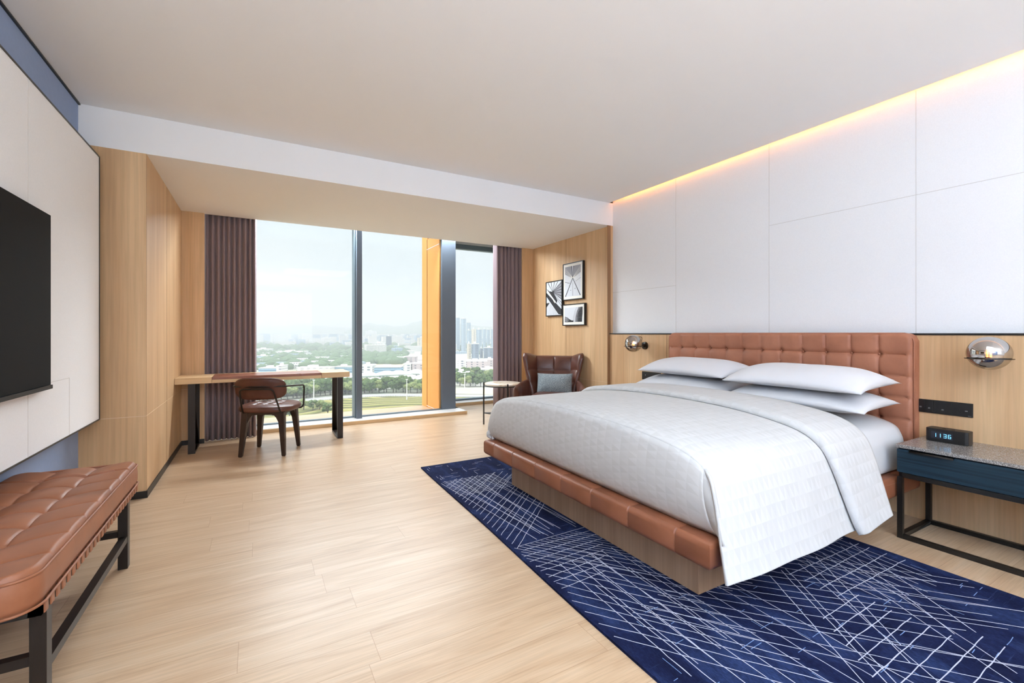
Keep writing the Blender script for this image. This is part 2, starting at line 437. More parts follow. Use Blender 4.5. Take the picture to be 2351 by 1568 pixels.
# curtains ---------------------------------------------------------------
def curtain(x0,x1,y,n,amp,label,z0,z1,seed):
    rnd=random.Random(seed); K=12; zs=[z0+(z1-z0)*k/8 for k in range(9)]
    P=[]
    ws=[rnd.uniform(.85,1.15) for _ in range(n)]; W=sum(ws); xs=[x0]
    for w_ in ws: xs.append(xs[-1]+(x1-x0)*w_/W)
    for i in range(n):
        for k in range(K+(i==n-1)):
            f=k/K; row=[]
            for z in zs:
                am=amp*(.92+.16*(z1-z)/(z1-z0))
                row.append((xs[i]+(xs[i+1]-xs[i])*f,y+amp-2*am*(max(0,sin(PI*f**1.35))**.75)+.003*sin(i*2.1+z*.8),z))
            P.append(row)
    g=MB().grid(P)
    r=thing('curtain',label,'curtain',((x0+x1)/2,y,z0))
    build('drape',g,M['curtain'],parent=r,smooth=True,solid=.003)
    build('curtain_track',MB().box(x0+.01,x1-.01,y-.012,y+.012,z1,CE-.002),M['beam'],parent=r)
curtain(-.505,.0,6.028,10,.030,'plum curtain gathered at the left end of the window, behind the desk',.005,CE-.03,1)
curtain(3.115,3.60,6.036,7,.036,'plum curtain gathered at the right end of the window, by the armchair',.005,CE-.03,2)

# TV wall -----------------------------------------------------------------
pn=thing('wall_panel','large pale fabric wall panel with thin black edge, behind the television','wall panel',(-.95,2.5,.617))
build('fabric_face',MB().box(-1.0,-.93,-1.2,4.04,.62,2.393),M['fabricwall'],parent=pn)
build('edge_trim',MB().box(-1.02,-.926,4.04,4.048,.612,2.401).box(-1.02,-.926,-1.2,4.048,2.393,2.401).box(-1.02,-.926,-1.2,4.048,.612,.62),M['black'],parent=pn,label='thin black edging')
build('seam',MB().box(-.93,-.929,2.947,2.949,.62,2.39).box(-.93,-.929,3.482,3.484,.62,.945).box(-.93,-.929,3.0,3.484,.944,.946),M['seamg'],parent=pn)
build('mounting_rail',MB().box(XL,-1.0,-1.1,3.9,.9,1.0).box(XL,-1.0,-1.1,3.9,2.0,2.1),M['black'],parent=pn)
tv=thing('television','flat black television hung on the pale fabric wall panel','television',(-.9,2.35,.93))
build('screen',MB().box(-.92,-.89,1.62,3.08,.945,1.785),M['tv'],parent=tv)
build('lower_bezel',MB().box(-.925,-.884,1.62,3.085,.925,.944),M['tvrim'],parent=tv)
build('wall_bracket',MB().box(-.93,-.92,2.0,2.7,1.1,1.6),M['tvrim'],parent=tv)

# ------------------------------------------------------------------ tufting
def puff(a,b,p=.42):
    fa=abs(sin(PI*a)); fb=abs(sin(PI*b))
    return (fa**p)*(fb**p)
def bench():
    x0,x1,y0,y1=-1.055,-.575,1.84,3.215
    rt=thing('bench','long tufted tan leather bench on dark metal legs, under the television','bench',(-.82,2.53,0))
    # top: rounded rectangle mapped from unit grid
    xs=[x1,x1-.165,x1-.325,x0]; R=.075
    ys=[y0]+[2.003+.1695*k for k in range(7)]+[y1]
    nu,nv=110,420
    zt=.49
    def prof(t,ks):   # t along axis -> (cell fraction)
        for i in range(len(ks)-1):
            a,b=ks[i],ks[i+1]
            if min(a,b)-1e-9<=t<=max(a,b)+1e-9: return abs((t-a)/(b-a)),i
        return 0,0
    def inset(y):  # x shrink at rounded ends
        d=min(y-y0,y1-y); 
        return R-math.sqrt(max(0,R*R-(R-d)**2)) if d<R else 0
    P=[]
    for j in range(nv+1):
        y=y0+(y1-y0)*(.5-.5*cos(PI*j/nv)*1) if False else y0+(y1-y0)*j/nv
        if j==0: y=y0+.0005
        if j==nv: y=y1-.0005
        ins=inset(y); row=[]
        for i in range(nu+1):
            x=x1+(x0-x1)*i/nu
            xx=min(max(x,x0+ins),x1-ins)
            fy,cy=prof(y,ys); fx,cx=prof(x,xs)
            sy=abs(sin(PI*fy)); sx=abs(sin(PI*fx))
            inner=(cx==1)
            # transverse seams everywhere, lengthwise seams only near the buttons
            hy=sy**.45
            hx=sx**.45 if inner else (sin(PI/2*(fx if cx==0 else 1-fx)))
            if cx==0: hx=cos(PI/2*fx)**.5 if fx>0 else 1
            if cx==2: hx=cos(PI/2*(1-fx))**.5 if fx<1 else 1
            if cy in(0,len(ys)-2):
                fe=(1-fy) if cy==0 else fy
                hy=cos(PI/2*fe)**.5 if fe<1 else 0
                if cy==0: hy=max(0,cos(PI/2*fy))**.5
            z=zt-.05+.05*hx*0+ .0
            deep=(1-hx)                     # 0 at edge, 1 at the button lines
            hq=sy**.3 if 0<cy<len(ys)-2 else hy**.7
            z=zt+.010-.022*(1-hq)*(1-.5*(1-deep)*(cx!=1))-.030*deep*(1-hq*.45)-.004*(1-hx if cx==1 else 0)
            ed=min(xx-(x0+ins),(x1-ins)-xx,y-y0,y1-y)
            if ed<.012: z-=.010*(1-ed/.012)**2
            row.append((xx,y,z))
        P.append(row)
    g=MB().grid(P)
    # boundary loop -> side band
    loop=[P[j][0] for j in range(nv+1)]+[P[nv][i] for i in range(1,nu+1)]+[P[j][nu] for j in range(nv-1,-1,-1)]+[P[0][i] for i in range(nu-1,0,-1)]
    def out(p,o):
        cx,cy=(x0+x1)/2,(y0+y1)/2
        qx=min(max(p[0],x0+R),x1-R); qy=min(max(p[1],y0+R),y1-R)
        v=Vector((p[0]-qx,p[1]-qy,0)); l=v.length
        return v/l*o if l>1e-6 else Vector((0,0,0))
    rings=[]
    for z,o in ((None,0),(.474,.006),(.44,.011),(.40,.010),(.378,.002),(.372,-.01)):
        rings.append([ (p[0]+out(p,o).x,p[1]+out(p,o).y, p[2] if z is None else z) for p in loop])
    g.grid(rings,cv=True); g.face([r for r in rings[-1]])
    cu=build('cushion',g,M['tan'],parent=rt,smooth=1.2)
    for zz,o in ((.478,.008),(.381,.012)):
        build('piping',MB().tube([Vector((p[0],p[1],zz))+out(p,o) for p in loop[::3]],.0045,6,closed=True),M['tan'],parent=cu,smooth=True)
    for a in ys[1:-1]:
        for b in xs[1:3]:
            build('button',MB().lathe([(0,.004),(.006,.003),(.009,0),(.008,-.004)],(b,a,.447),12),M['tan'],parent=cu,smooth=True)
    # stitched edge seam lines on band
    fx0,fx1,fy0,fy1=x0+.02,x1+.008,y0+.05,y1-.05
    build('seat_frame',MB().box(fx1-.03,fx1,fy0,fy1,.345,.37).box(fx0,fx0+.03,fy0,fy1,.345,.37).box(fx0,fx1,fy0,fy0+.03,.345,.37).box(fx0,fx1,fy1-.03,fy1,.345,.37),M['black'],parent=rt)
    n=26
    for k in range(n):
        y=fy0+.03+(fy1-fy0-.06)*k/(n-1)
        build('strap',MB().box(fx1-.034,fx1+.004,y-.014,y+.014,.343,.374),M['tan'],parent=rt,bevel=.003,label='tan leather strap looped round the frame rail')
    lx0,lx1=fx0+.02,fx1-.024
    for x in (lx0,lx1):
        for y in (1.965,2.985):
            build('leg',MB().box(x-.02,x+.02,y-.022,y+.022,0,.346),M['bronze'],parent=rt,bevel=.002)
    for x in (lx1+.003,lx0): build('stretcher',MB().box(x-.015,x+.015,1.985,2.965,.135,.165),M['bronze'],parent=rt)
    for y in (1.97,2.98): build('cross_rail',MB().box(lx0,lx1-.02,y-.015,y+.015,.165,.195),M['bronze'],parent=rt)
bench()

# ------------------------------------------------------------------ desk
dk=thing('desk','slim oak desk with leather writing inlay, in front of the window','desk',(.1,5.68,0))
DX0,DX1,DY0,DY1,DZ=-.698,.937,5.455,5.915,.755
build('desktop',MB().box(DX0,-.395,DY0,DY1,DZ-.06,DZ).box(.638,DX1,DY0,DY1,DZ-.06,DZ).box(-.393,.636,DY0,DY1,DZ-.06,DZ-.026).box(-.393,.636,DY1-.06,DY1,DZ-.026,DZ),M['veneerx'],parent=dk,bevel=.0015)
build('writing_surface',MB().box(-.392,.635,DY0-.002,DY1-.061,DZ-.026,DZ+.001),M['desklea'],parent=dk,bevel=.003,label='brown leather writing surface')
for x in (-.562,.832):
    w=.03; y0,y1=5.44 if x>0 else 5.46,5.87
    build('leg',MB().box(x-w,x+w,y0,y0+.022,0,DZ-.06).box(x-w,x+w,y1-.022,y1,0,DZ-.06).box(x-w,x+w,y0+.022,y1-.022,0,.022),M['bronze'],parent=dk,bevel=.0015,label='looped flat bar metal leg')

# ------------------------------------------------------------------ desk chair (local, facing +y)
def desk_chair():
    rt=thing('desk_chair','brown leather desk chair with bent metal arms and dark wood legs, at the desk','chair',(0,0,0))
    def L(n,mb,m,par=None,**k): return build(n,mb,m,parent=par or rt,local=True,**k)
    # seat
    n=48; m=14; P=[]
    def rad(a,rx=.262,ry=.245,e=2.7):
        return (abs(cos(a)/rx)**e+abs(sin(a)/ry)**e)**(-1/e)
    def top(x,y):
        z=.503
        for bx in (-.1,0,.1):
            for by in (-.1,0,.1):
                d=math.hypot(x-bx,y-by); z-=.020*math.exp(-(d/.028)**2)
        for b in (-.1,0,.1):
            z-=.006*math.exp(-((x-b)/.012)**2)*(abs(y)<.2)+.006*math.exp(-((y-b)/.012)**2)*(abs(x)<.2)
        return z
    N=40
    rows=[]
    for k in range(N+1):
        f=k/N; row=[]
        for i in range(72):
            a=2*PI*i/72; r=rad(a)*f
            x,y=r*cos(a),r*sin(a); z=top(x,y)-.022*f**6
            row.append((x,y,z))
        rows.append(row)
    for dz,f in ((-.034,1.03),(-.055,1.025),(-.07,.99),(-.075,.9),(-.075,0.01)):
        rows.append([(rad(2*PI*i/72)*f*cos(2*PI*i/72),rad(2*PI*i/72)*f*sin(2*PI*i/72),.503+dz) for i in range(72)])
    L('seat',MB().grid(rows,cv=True),M['brown'],smooth=True,label='round tufted brown leather seat')
    # backrest: curved rounded pad
    rows=[]; NU=40; NV=20
    def bp(u,v,s):
        # u,v in -1..1 on a superellipse disc
        x=.235*u; z=.668+.108*v
        y=-.285+.055*u*u*1.0-.02*v+ s
        return (x,y,z)
    P=[]
    for k in range(9):          # rings from centre to rim on back then front
        pass
    rings=[]
    K=10
    def ring(f,s):
        r=[]
        for i in range(64):
            a=2*PI*i/64; q=(abs(cos(a))**3.4+abs(sin(a))**3.4)**(-1/3.4)
            r.append(bp(q*cos(a)*f,q*sin(a)*f,s))
        return r
    for k in range(K+1): f=k/K; rings.append(ring(max(f,.01),-.022*(1-f**8)*1.0-.004))
    for k in range(K,-1,-1): f=k/K; rings.append(ring(max(f,.01),.024*(1-f**6)+.004))
    L('backrest',MB().grid(rings,cv=True),M['chairback'],smooth=True,label='curved oval brown leather backrest')
    r=.0085
    fr=MB().tube([(-.2,.06,.43),(-.295,.06,.43),(-.30,.07,.665),(-.285,-.16,.685),(-.23,-.262,.69),(0,-.325,.69),(.23,-.262,.69),(.285,-.16,.685),(.30,.07,.665),(.295,.06,.43),(.2,.06,.43)],r,8,fillet=.045)
    L('arm_frame',fr,M['bronze'],smooth=True,label='bent dark metal rod forming both arms')
    L('back_support',MB().tube([(-.17,-.12,.425),(-.175,-.215,.425),(-.15,-.335,.672),(.15,-.335,.672),(.175,-.215,.425),(.17,-.12,.425)],r,8,fillet=.045),M['bronze'],smooth=True)
    # legs
    for sx,sy in ((-1,-1),(1,-1),(1,1),(-1,1)):
        b=Vector((sx*.200,sy*.200,0)); tp=Vector((sx*.165,sy*.165,.43))
        R=[]
        for f in (0,.03,.35,.7,1):
            c=b.lerp(tp,f); w=.017+.014*f
            if f==0: w*=.8
            R.append([c+Vector(q)*w for q in ((-1,-1,0),(1,-1,0),(1,1,0),(-1,1,0))])
        mb=MB().grid(R,cv=True,flip=True); mb.face(list(reversed(R[0]))); mb.face(R[-1])
        L('leg',mb,M['dwood'],bevel=.005)
    # arched apron between legs
    ap=MB()
    for q in range(4):
        a0=Vector(((-.165,-.165),(.165,-.165),(.165,.165),(-.165,.165))[q]+(0,)); a1=Vector(((.165,-.165),(.165,.165),(-.165,.165),(-.165,-.165))[q]+(0,))
        d=(a1-a0).normalized(); nrm=Vector((d.y,-d.x,0))
        K=16; Rr=[]
        for k in range(K+1):
            f=k/K; p=a0.lerp(a1,f); e=min(f,1-f)*2
            zb=.425-.145*(1-min(1,e*2.0))**2.2-.022
            if f in(0,1): zb=.27
            Rr.append([p+nrm*.024+Vector((0,0,.43)),p-nrm*.012+Vector((0,0,.43)),p-nrm*.012+Vector((0,0,zb)),p+nrm*.024+Vector((0,0,zb))])
        ap.grid(Rr,cv=True)
    L('apron',ap,M['dwood'])
    rt.location=(.128,5.19,0); rt.rotation_euler=(0,0,-math.radians(23.3))
desk_chair()

# ------------------------------------------------------------------ side table
st=thing('side_table','small round marble-topped side table on thin black legs, by the armchair','table',(2.83,5.24,0))
build('table_top',MB().lathe([(0,.545),(.235,.545),(.243,.541),(.243,.524),(.238,.52),(0,.52)],(2.83,5.235,0),56),M['marble'],parent=st,smooth=.6)
lp=[]
for a in (154,256,335):
    x,y=2.83+.252*cos(math.radians(a)),5.235+.252*sin(math.radians(a)); lp.append((x,y))
    build('leg',MB().tube([(x,y,0),(x,y,.553)],.0095,10),M['black'],parent=st,smooth=.8)
for k in range(3):
    a,b=lp[k],lp[(k+1)%3]
    build('brace',MB().tube([(a[0],a[1],.15),(b[0],b[1],.15)],.007,8),M['black'],parent=st,smooth=.8)
build('support_ring',MB().tube([(2.83+.246*cos(2*PI*k/40),5.235+.246*sin(2*PI*k/40),.514) for k in range(40)],.007,8,closed=True),M['black'],parent=st,smooth=True)

# ------------------------------------------------------------------ armchair (local: faces +y)
def armchair():
    rt=thing('armchair','brown leather wing armchair in the corner by the curtain','armchair',(0,0,0))
    def L(n,mb,m,par=None,**k): return build(n,mb,m,parent=par or rt,local=True,**k)
    # back shell: plan curve param s in [-1,1]
    def plan(s,z):
        t=(z-.38)/.55                      # 0 bottom 1 top
        wb=.24+.06*t; wing=.13+.11*t
        a=abs(s); sg=1 if s>0 else -1
        if a<.62: x=wb*a/.62; y=-.02*(1-(a/.62)**2)
        else:
            q=(a-.62)/.38; x=wb+wing*.72*q**.9; y=.02*0+wing*1.1*q**1.25
        y-= .20+.16*t                      # recline
        return Vector((sg*x,y,z))
    def ztop(s):
        a=abs(s)
        if a<.6: return .895
        q=(a-.6)/.4; return .895+.045*math.sin(min(1,q*1.15)*PI/2)-.06*max(0,q-.85)/.15
    NS=96; NZ=40
    seams=[-1,-.62,0,.62,1]
    def cell(v,ks):
        for i in range(len(ks)-1):
            if ks[i]-1e-9<=v<=ks[i+1]+1e-9: return (v-ks[i])/(ks[i+1]-ks[i])
        return 0
    def surf(front):
        P=[]
        for i in range(NS+1):
            s=-1+2*i/NS; row=[]
            for j in range(NZ+1):
                f=j/NZ; z=.38+(ztop(s)-.38)*f
                p=plan(s,z); e=.002
                ds=(plan(min(1,s+e),z)-plan(max(-1,s-e),z)); n=Vector((-ds.y,ds.x,0)).normalized()
                if front:
                    h=.035+.03*puff(cell(s,seams),cell(f,[0,.33,.62,1]),.35)
                    ed=min(1,min(1-abs(s),1)*14); et=min(1,(1-f)*12)
                    h*=math.sqrt(max(0,1-(1-ed)**2))*math.sqrt(max(0,1-(1-et)**2))
                    q=p+n*h
                else: 
                    ed=min(1,min(1-abs(s),1)*10); et=min(1,(1-f)*10)
                    q=p-n*.032*math.sqrt(max(0,1-(1-ed)**2))*math.sqrt(max(0,1-(1-et)**2))
                row.append(q)
            P.append(row)
        return P
    L('backrest',MB().grid(surf(True)).grid(surf(False),flip=True),M['brown'],smooth=1.3,label='tall winged and panelled leather back')
    # seat cushion
    g=MB(); P=[]
    for i in range(41):
        u=-1+2*i/40; row=[]
        for j in range(41):
            v=-1+2*j/40
            w=.27+.03*v
            row.append((u*w,.08+.27*v,.40+.05*(1-abs(u)**6)**.5*(1-abs(v)**6)**.5))
        P.append(row)
    P2=[[(x,y,.30) for x,y,z in r] for r in P]
    g.grid(P); g.grid(P2,flip=True)
    for e in ([(r[0],q[0]) for r,q in zip(P,P2)],[(r[-1],q[-1]) for r,q in zip(P,P2)],list(zip(P[0],P2[0])),list(zip(P[-1],P2[-1]))):
        g.grid([list(a) for a in e])
    L('seat_cushion',g,M['brown'],smooth=1.0)
    # arms: padded panels sweeping forward
    for sg in (-1,1):
        rings=[]
        for k in range(25):
            f=k/24; y=-.22+.68*f
            x=.345+.125*math.sin(f*PI*.5); zt=.60-.055*f**1.5
            th=.05*(.8+.2*abs(sin(3*PI*f))**.5); zb=.28+.03*f
            if k in(0,24): th*=.3
            cx=sg*x; row=[]
            for i in range(20):
                a=2*PI*i/20
                row.append((cx+sg*.03*(sin(a)>0)*0+th*cos(a), y+(.03*sin(a) if k==24 else 0), (zt+zb)/2+((zt-zb)/2)*(abs(sin(a))**.6)*(1 if sin(a)>0 else -1)))
            rings.append(row)
        g=MB().grid(rings,cv=True); g.face(list(reversed(rings[0]))); g.face(rings[-1])
        L('armrest',g,M['brown'],smooth=1.0)
    L('swivel_base',MB().lathe([(0,.30),(.04,.30),(.04,.03),(.22,.015),(.23,.0),(0,0)],(0,.05,0),32),M['black'],smooth=.6)
    rt.location=(3.30,4.84,0); rt.rotation_euler=(0,0,math.radians(50+90))
    rt.location=(3.31,4.79,0); rt.scale=(.86,.95,1)
armchair()

def pillow(w,d,ht,hb,n=36,pin=.05,seed=0,sag=.0):
    """soft pillow centred on 0; w along y, d along x"""
    rnd=random.Random(seed)
    T=[];B=[]
    for i in range(n+1):
        u=-1+2*i/n; r1=[];r2=[]
        for j in range(n+1):
            v=-1+2*j/n
            x=u*d/2*(1-pin*(1-v*v)*u*u*0-pin*(1-abs(v)**2.5)*abs(u)); y=v*w/2*(1-pin*.6*(1-abs(u)**2.5)*abs(v))
            k=((1-u*u)**.62)*((1-v**4)**.6)
            wr=1+.05*noise.noise(Vector((u*2.2+seed*5,v*2.2,0)))
            zc=-sag*(u*u*v*v)
            r1.append((x,y,zc+ht*k*wr)); r2.append((x,y,zc-hb*k))
        T.append(r1);B.append(r2)
    return MB().grid(T).grid(B,flip=True)
o=build('cushion',pillow(.46,.30,.07,.05,pin=.06,seed=7),M['cushion'],smooth=True,local=True,label='small rectangular grey tweed cushion leaning in the brown armchair',cat='cushion')
# leaning in the chair against its back
ang=math.radians(140)
o.rotation_euler=(0,math.radians(-72),ang-PI/2+PI) ; o.location=(3.27-(-.12)*sin(ang)*-1*0+.0,4.80,.60)
f=Vector((-sin(ang),cos(ang)))          # chair's facing direction
o.location=(3.33-f.x*.05,4.77-f.y*.05,.535)
o.rotation_euler=(0,math.radians(70),math.atan2(f.y,f.x))

# ------------------------------------------------------------------ pictures (on the alcove wall x=3.75)
def picture(y0,y1,z0,z1,label,mat_w,art):
    r=thing('framed_picture',label,'picture',(3.74,(y0+y1)/2,z0),None)
    D=.035; x=3.75-D; fw=.012
    build('frame',MB().box(x,3.75,y0,y0+fw,z0,z1).box(x,3.75,y1-fw,y1,z0,z1).box(x,3.75,y0+fw,y1-fw,z0,z0+fw).box(x,3.75,y0+fw,y1-fw,z1-fw,z1),M['black'],parent=r,label='thin black frame')
    m=MB().box(x+.006,x+.012,y0+fw,y1-fw,z0+fw,z1-fw)
    build('mat_board',m,M['paper'],parent=r)
    a0,a1=y1-fw-mat_w,y0+fw+mat_w    # picture left edge is the far (greater y) side
    b0,b1=z0+fw+mat_w,z1-fw-mat_w
    pm=MB(); lay=[0]
    def P(s,t,k): return (x+.0055-.00012*k, a0+(a1-a0)*s, b0+(b1-b0)*t)
    def clip(pts):
        return [(min(1,max(0,a)),min(1,max(0,b))) for a,b in pts]
    def poly(pts,mi,k=None):
        lay[0]+=1
        pm.face([P(a,b,lay[0]*.25+1) for a,b in clip(pts)],mi)
    def line(s0,t0,s1,t1,w,mi,w2=None):
        w2=w if w2 is None else w2
        asp=abs((b1-b0)/(a1-a0)); dx,dy=(s1-s0),(t1-t0)*asp; l=math.hypot(dx,dy); nx,ny=-dy/l,dx/l/asp
        poly([(s0+nx*w,t0+ny*w),(s1+nx*w2,t1+ny*w2),(s1-nx*w2,t1-ny*w2),(s0-nx*w,t0-ny*w)],mi)
    art(poly,line)
    build('print',pm,[M['inkl'],M['inkg'],M['ink'],M['paper']],parent=r,weld=False,label='black and white architectural print')
def art1(poly,line):
    poly([(0,0),(1,0),(1,1),(0,1)],0); poly([(0,.55),(.4,1),(0,1)],0)
    poly([(.0,1),(.42,1),(.47,.6),(.0,.75)],1); poly([(.58,1),(1,1),(1,.75),(.53,.6)],1)
    for k in range(9):
        line(.5,.62,0,.97-.07*k,.004,3); line(.5,.62,1,.97-.07*k,.004,3)
    line(0,.5,.32,.44,.008,2); line(.68,.48,1,.58,.008,1)
    poly([(.5,.6),(.9,.05),(.1,.05)],0)
    line(.44,1,.49,.62,.02,2,.012); line(.56,1,.51,.62,.02,2,.012)
    line(.5,.6,.03,.01,.014,2,.022); line(.5,.6,.97,.01,.014,2,.02); line(.5,.45,.5,.02,.01,1,.018)
    line(.34,.2,.4,.21,.008,2); line(.62,.24,.68,.26,.01,2)
def art2(poly,line):
    poly([(0,0),(1,0),(1,1),(0,1)],0); poly([(.4,.72),(1,1),(1,.45)],1); poly([(0,1),(.45,1),(.42,.7),(0,.8)],0)
    for k in range(8): line(.42,.7,1,.95-.1*k,.006,2,.012); 
    for k in range(4): line(.42,.7,.1+.22*k,1,.008,2,.02)
    poly([(0,.82),(.7,.35),(.72,.45),(.1,.78)],2); poly([(0,.7),(0,.58),(.8,.02),(1,.0),(1,.16)],2)
    poly([(.2,.74),(.45,.7),(.68,.48),(.6,.42)],2); poly([(0,.38),(.22,.38),(0,.25)],2)
    for k in range(6): line(.3+.05*k,.32-.03*k,.12+.12*k,0,.005,1)
    poly([(.05,.76),(.15,.72),(.62,.38),(.56,.36)],3)
def art3(poly,line):
    poly([(0,0),(1,0),(1,1),(0,1)],0)
    for k in range(5):
        pts=[(.0,.36-.08*k),(.15,.30-.075*k),(.3,.15-.05*k),(.42,.08-.03*k),(.5,.10-.03*k)]
        for a,b in zip(pts,pts[1:]): line(a[0],max(.01,a[1]),b[0],max(.012,b[1]),.012,2)
    for k in range(7):
        x=.5+.07*k
        pts=[(x,0),(x+.01,.3),(x+.06,.6),(x+.17,1)]
        for a,b in zip(pts,pts[1:]): line(min(1,a[0]),a[1],min(1,b[0]),b[1],.008+.006*k*(k>1),1 if k<2 else 2)
picture(5.125-.45*0-.4600+.007,5.115,1.653,2.158,'tallest framed print, a cable-stayed bridge tower, upper right of the three',.035,art1)
picture(5.135,5.540,1.446,1.951,'framed print of steel beams without mat, left of the three',.002,art2)
picture(4.635,5.122,1.304,1.597,'wide framed print of curved striped facade, lowest of the three',.035,art3)

# ------------------------------------------------------------------ bed
bd=thing('bed','king bed with tufted tan leather headboard and leather rail on oak plinth','bed',(2.65,2.24,0))
build('plinth',MB().box(1.745,3.6,1.36,3.08,.012,.225),M['plinth'],parent=bd,bevel=.002,label='grey-brown oak plinth')
# leather rail: rounded section swept round the three sides
def rail():
    z0,z1=.22,.338; w=.16
    X0,X1,Y0,Y1=1.605,3.63,1.197,3.295
    sec=[]
    n=5; r=.028
    for cxx,czz,a0 in ((w-r,z0+r,-90),(w-r,z1-r,0),(r,z1-r,90),(r,z0+r,180)):
        for k in range(n+1):
            a=math.radians(a0+90*k/n); sec.append((cxx+r*cos(a),czz+r*sin(a)))
    # path: outer corner coords; section x = distance inward
    rings=[]
    def ringat(px,py,ix,iy): return [(px+ix*d,py+iy*d,z) for d,z in sec]
    seams=[3.129,2.839,2.533,2.237,1.953,1.667,1.377]
    rings.append(ringat(X1,Y1,0,-1)); rings.append(ringat(X0,Y1,1,-1))
    ys=[]
    for y in sorted(seams,reverse=True):
        for dy,dd in ((.006,0),(0,.005),(-.006,0)):
            rings.append([(X0+d+(dd if d<w/2 else 0),y+dy,z-(dd if z>.28 else 0)) for d,z in sec])
    rings.append(ringat(X0,Y0,1,1))
    for x in (1.9,2.2,2.5,2.8,3.1,3.4):
        for dy,dd in ((-.006,0),(0,.005),(.006,0)):
            rings.append([(x+dy,Y0+d+(dd if d<w/2 else 0),z-(dd if z>.28 else 0)) for d,z in sec])
    rings.append(ringat(X1,Y0,0,1))
    g=MB().grid(rings,cv=True); g.face(rings[0]); g.face(list(reversed(rings[-1])))
    return g
build('bed_rail',rail(),M['tanrail'],parent=bd,smooth=.7,label='padded tan leather rail round the plinth')
build('slat_base',MB().box(1.74,3.63,1.33,3.16,.225,.33),M['tanrail'],parent=bd)
# mattress in fitted sheet
def spline(pts,n):
    out=[]
    m=len(pts)
    for i in range(m-1):
        p0,p1,p2,p3=[Vector(pts[min(max(k,0),m-1)]) for k in (i-1,i,i+1,i+2)]
        for k in range(n):
            t=k/n
            out.append(.5*((2*p1)+(p2-p0)*t+(2*p0-5*p1+4*p2-p3)*t*t+(3*p1-p0-3*p2+p3)*t**3))
    out.append(Vector(pts[-1])); return out
def matt():
    pr=spline([(3.2,.335),(3.235,.36),(3.24,.45),(3.225,.56),(3.16,.63),(2.9,.675),(2.24,.69),(1.6,.675),(1.34,.63),(1.27,.56),(1.255,.45),(1.26,.36),(1.29,.335)],6)
    P=[]
    cxy=2.24
    for k in range(34):
        f=k/33; x=1.70+1.93*f
        e=min(f,1-f)*1.93; r=.07; sh=1 if e>r else math.sqrt(max(0,1-(1-e/r)**2))
        if k in(0,33): sh=0
        P.append([(x,cxy+(p[0]-cxy)*(.965+.035*sh),.335+(p[1]-.335)*(.55+.45*sh)) for p in pr])
    g=MB().grid(P); g.face(P[0]); g.face(list(reversed(P[-1]))); return g
build('mattress',matt(),M['sheet'],parent=bd,smooth=1.2,label='mattress in smooth white sheet')
# headboard
def headboard():
    Y0,Y1,Z0,Z1=1.24,3.20,.30,1.2; XF=3.662; XB=3.735
    ys=[Y0,1.424]+[1.424+.1629*k for k in range(1,11)]+[Y1]
    zs=[Z0,.36,.5,.64,.78,.92,1.06,Z1]
    NY=192; NZ=84; R=.05
    def cell(v,ks):
        for i in range(len(ks)-1):
            if v<=ks[i+1]+1e-9: return (v-ks[i])/(ks[i+1]-ks[i]),i
        return 1,len(ks)-2
    P=[]
    for i in range(NY+1):
        y=Y0+(Y1-Y0)*i/NY; row=[]
        dy=min(y-Y0,Y1-y)
        zt=Z1-(R-math.sqrt(max(0,R*R-(R-dy)**2)) if dy<R else 0)
        for j in range(NZ+1):
            z=Z0+(zt-Z0)*j/NZ
            fy,cy=cell(y,ys); fz,cz=cell(z,zs)
            a=abs(sin(PI*fy)); b=abs(sin(PI*fz))
            if cy==0: a=cos(PI/2*fy) 
            if cy==len(ys)-2: a=cos(PI/2*(1-fy))
            if cz==len(zs)-2: b=cos(PI/2*(1-fz))
            h=.028*(a**.25)*(b**.25)
            # buttons pull deeper
            h-=.024*math.exp(-((1-0)*((min(fy,1-fy)*.16)**2+(min(fz,1-fz)*.14)**2))/.00028) if not((cy==0 and fy<.5) or (cy==len(ys)-2 and fy>.5) or (cz==len(zs)-2 and fz>.5)) else 0
            e=min(dy,zt-z+.0005)
            if e<.02: h=h*math.sqrt(max(0,1-(1-e/.02)**2))-.004*(1-e/.02)
            row.append((XF-h,y,z))
        P.append(row)
    g=MB().grid(P)
    loop=[P[i][NZ] for i in range(NY+1)]
    loop=[P[0][j] for j in range(NZ)]+loop+[P[NY][j] for j in range(NZ-1,-1,-1)]
    g.grid([loop,[(XF+.01,a[1]+(-.006 if a[1]<Y0+.001 else .006 if a[1]>Y1-.001 else 0),a[2]+(.004 if a[2]>.9 and Y0+.05<a[1]<Y1-.05 else 0)) for a in loop],[(XB,a[1]+(-.004 if a[1]<Y0+.001 else .004 if a[1]>Y1-.001 else 0),a[2]) for a in loop]])
    hb=build('headboard',g,M['tan2'],parent=bd,smooth=1.2,label='tufted tan leather headboard')
    for y in ys[1:-1]:
        for z in zs[4:-1]:
            build('button',MB().lathe([(0,-.004),(.005,-.003),(.0075,0),(.006,.004)],(XF+.004,y,z),10,axis='x'),M['tan2'],parent=hb,smooth=True)
    build('side_welt',MB().tube([(XF-.004,Y0-.003,Z0),(XF-.004,Y0-.003,Z1-.04),(XF-.004,Y0+.035,Z1-.001),(XF-.004,Y1-.035,Z1-.001),(XF-.004,Y1+.003,Z1-.04),(XF-.004,Y1+.003,Z0)],.004,6,fillet=.02),M['tan2'],parent=hb,smooth=True)
headboard()

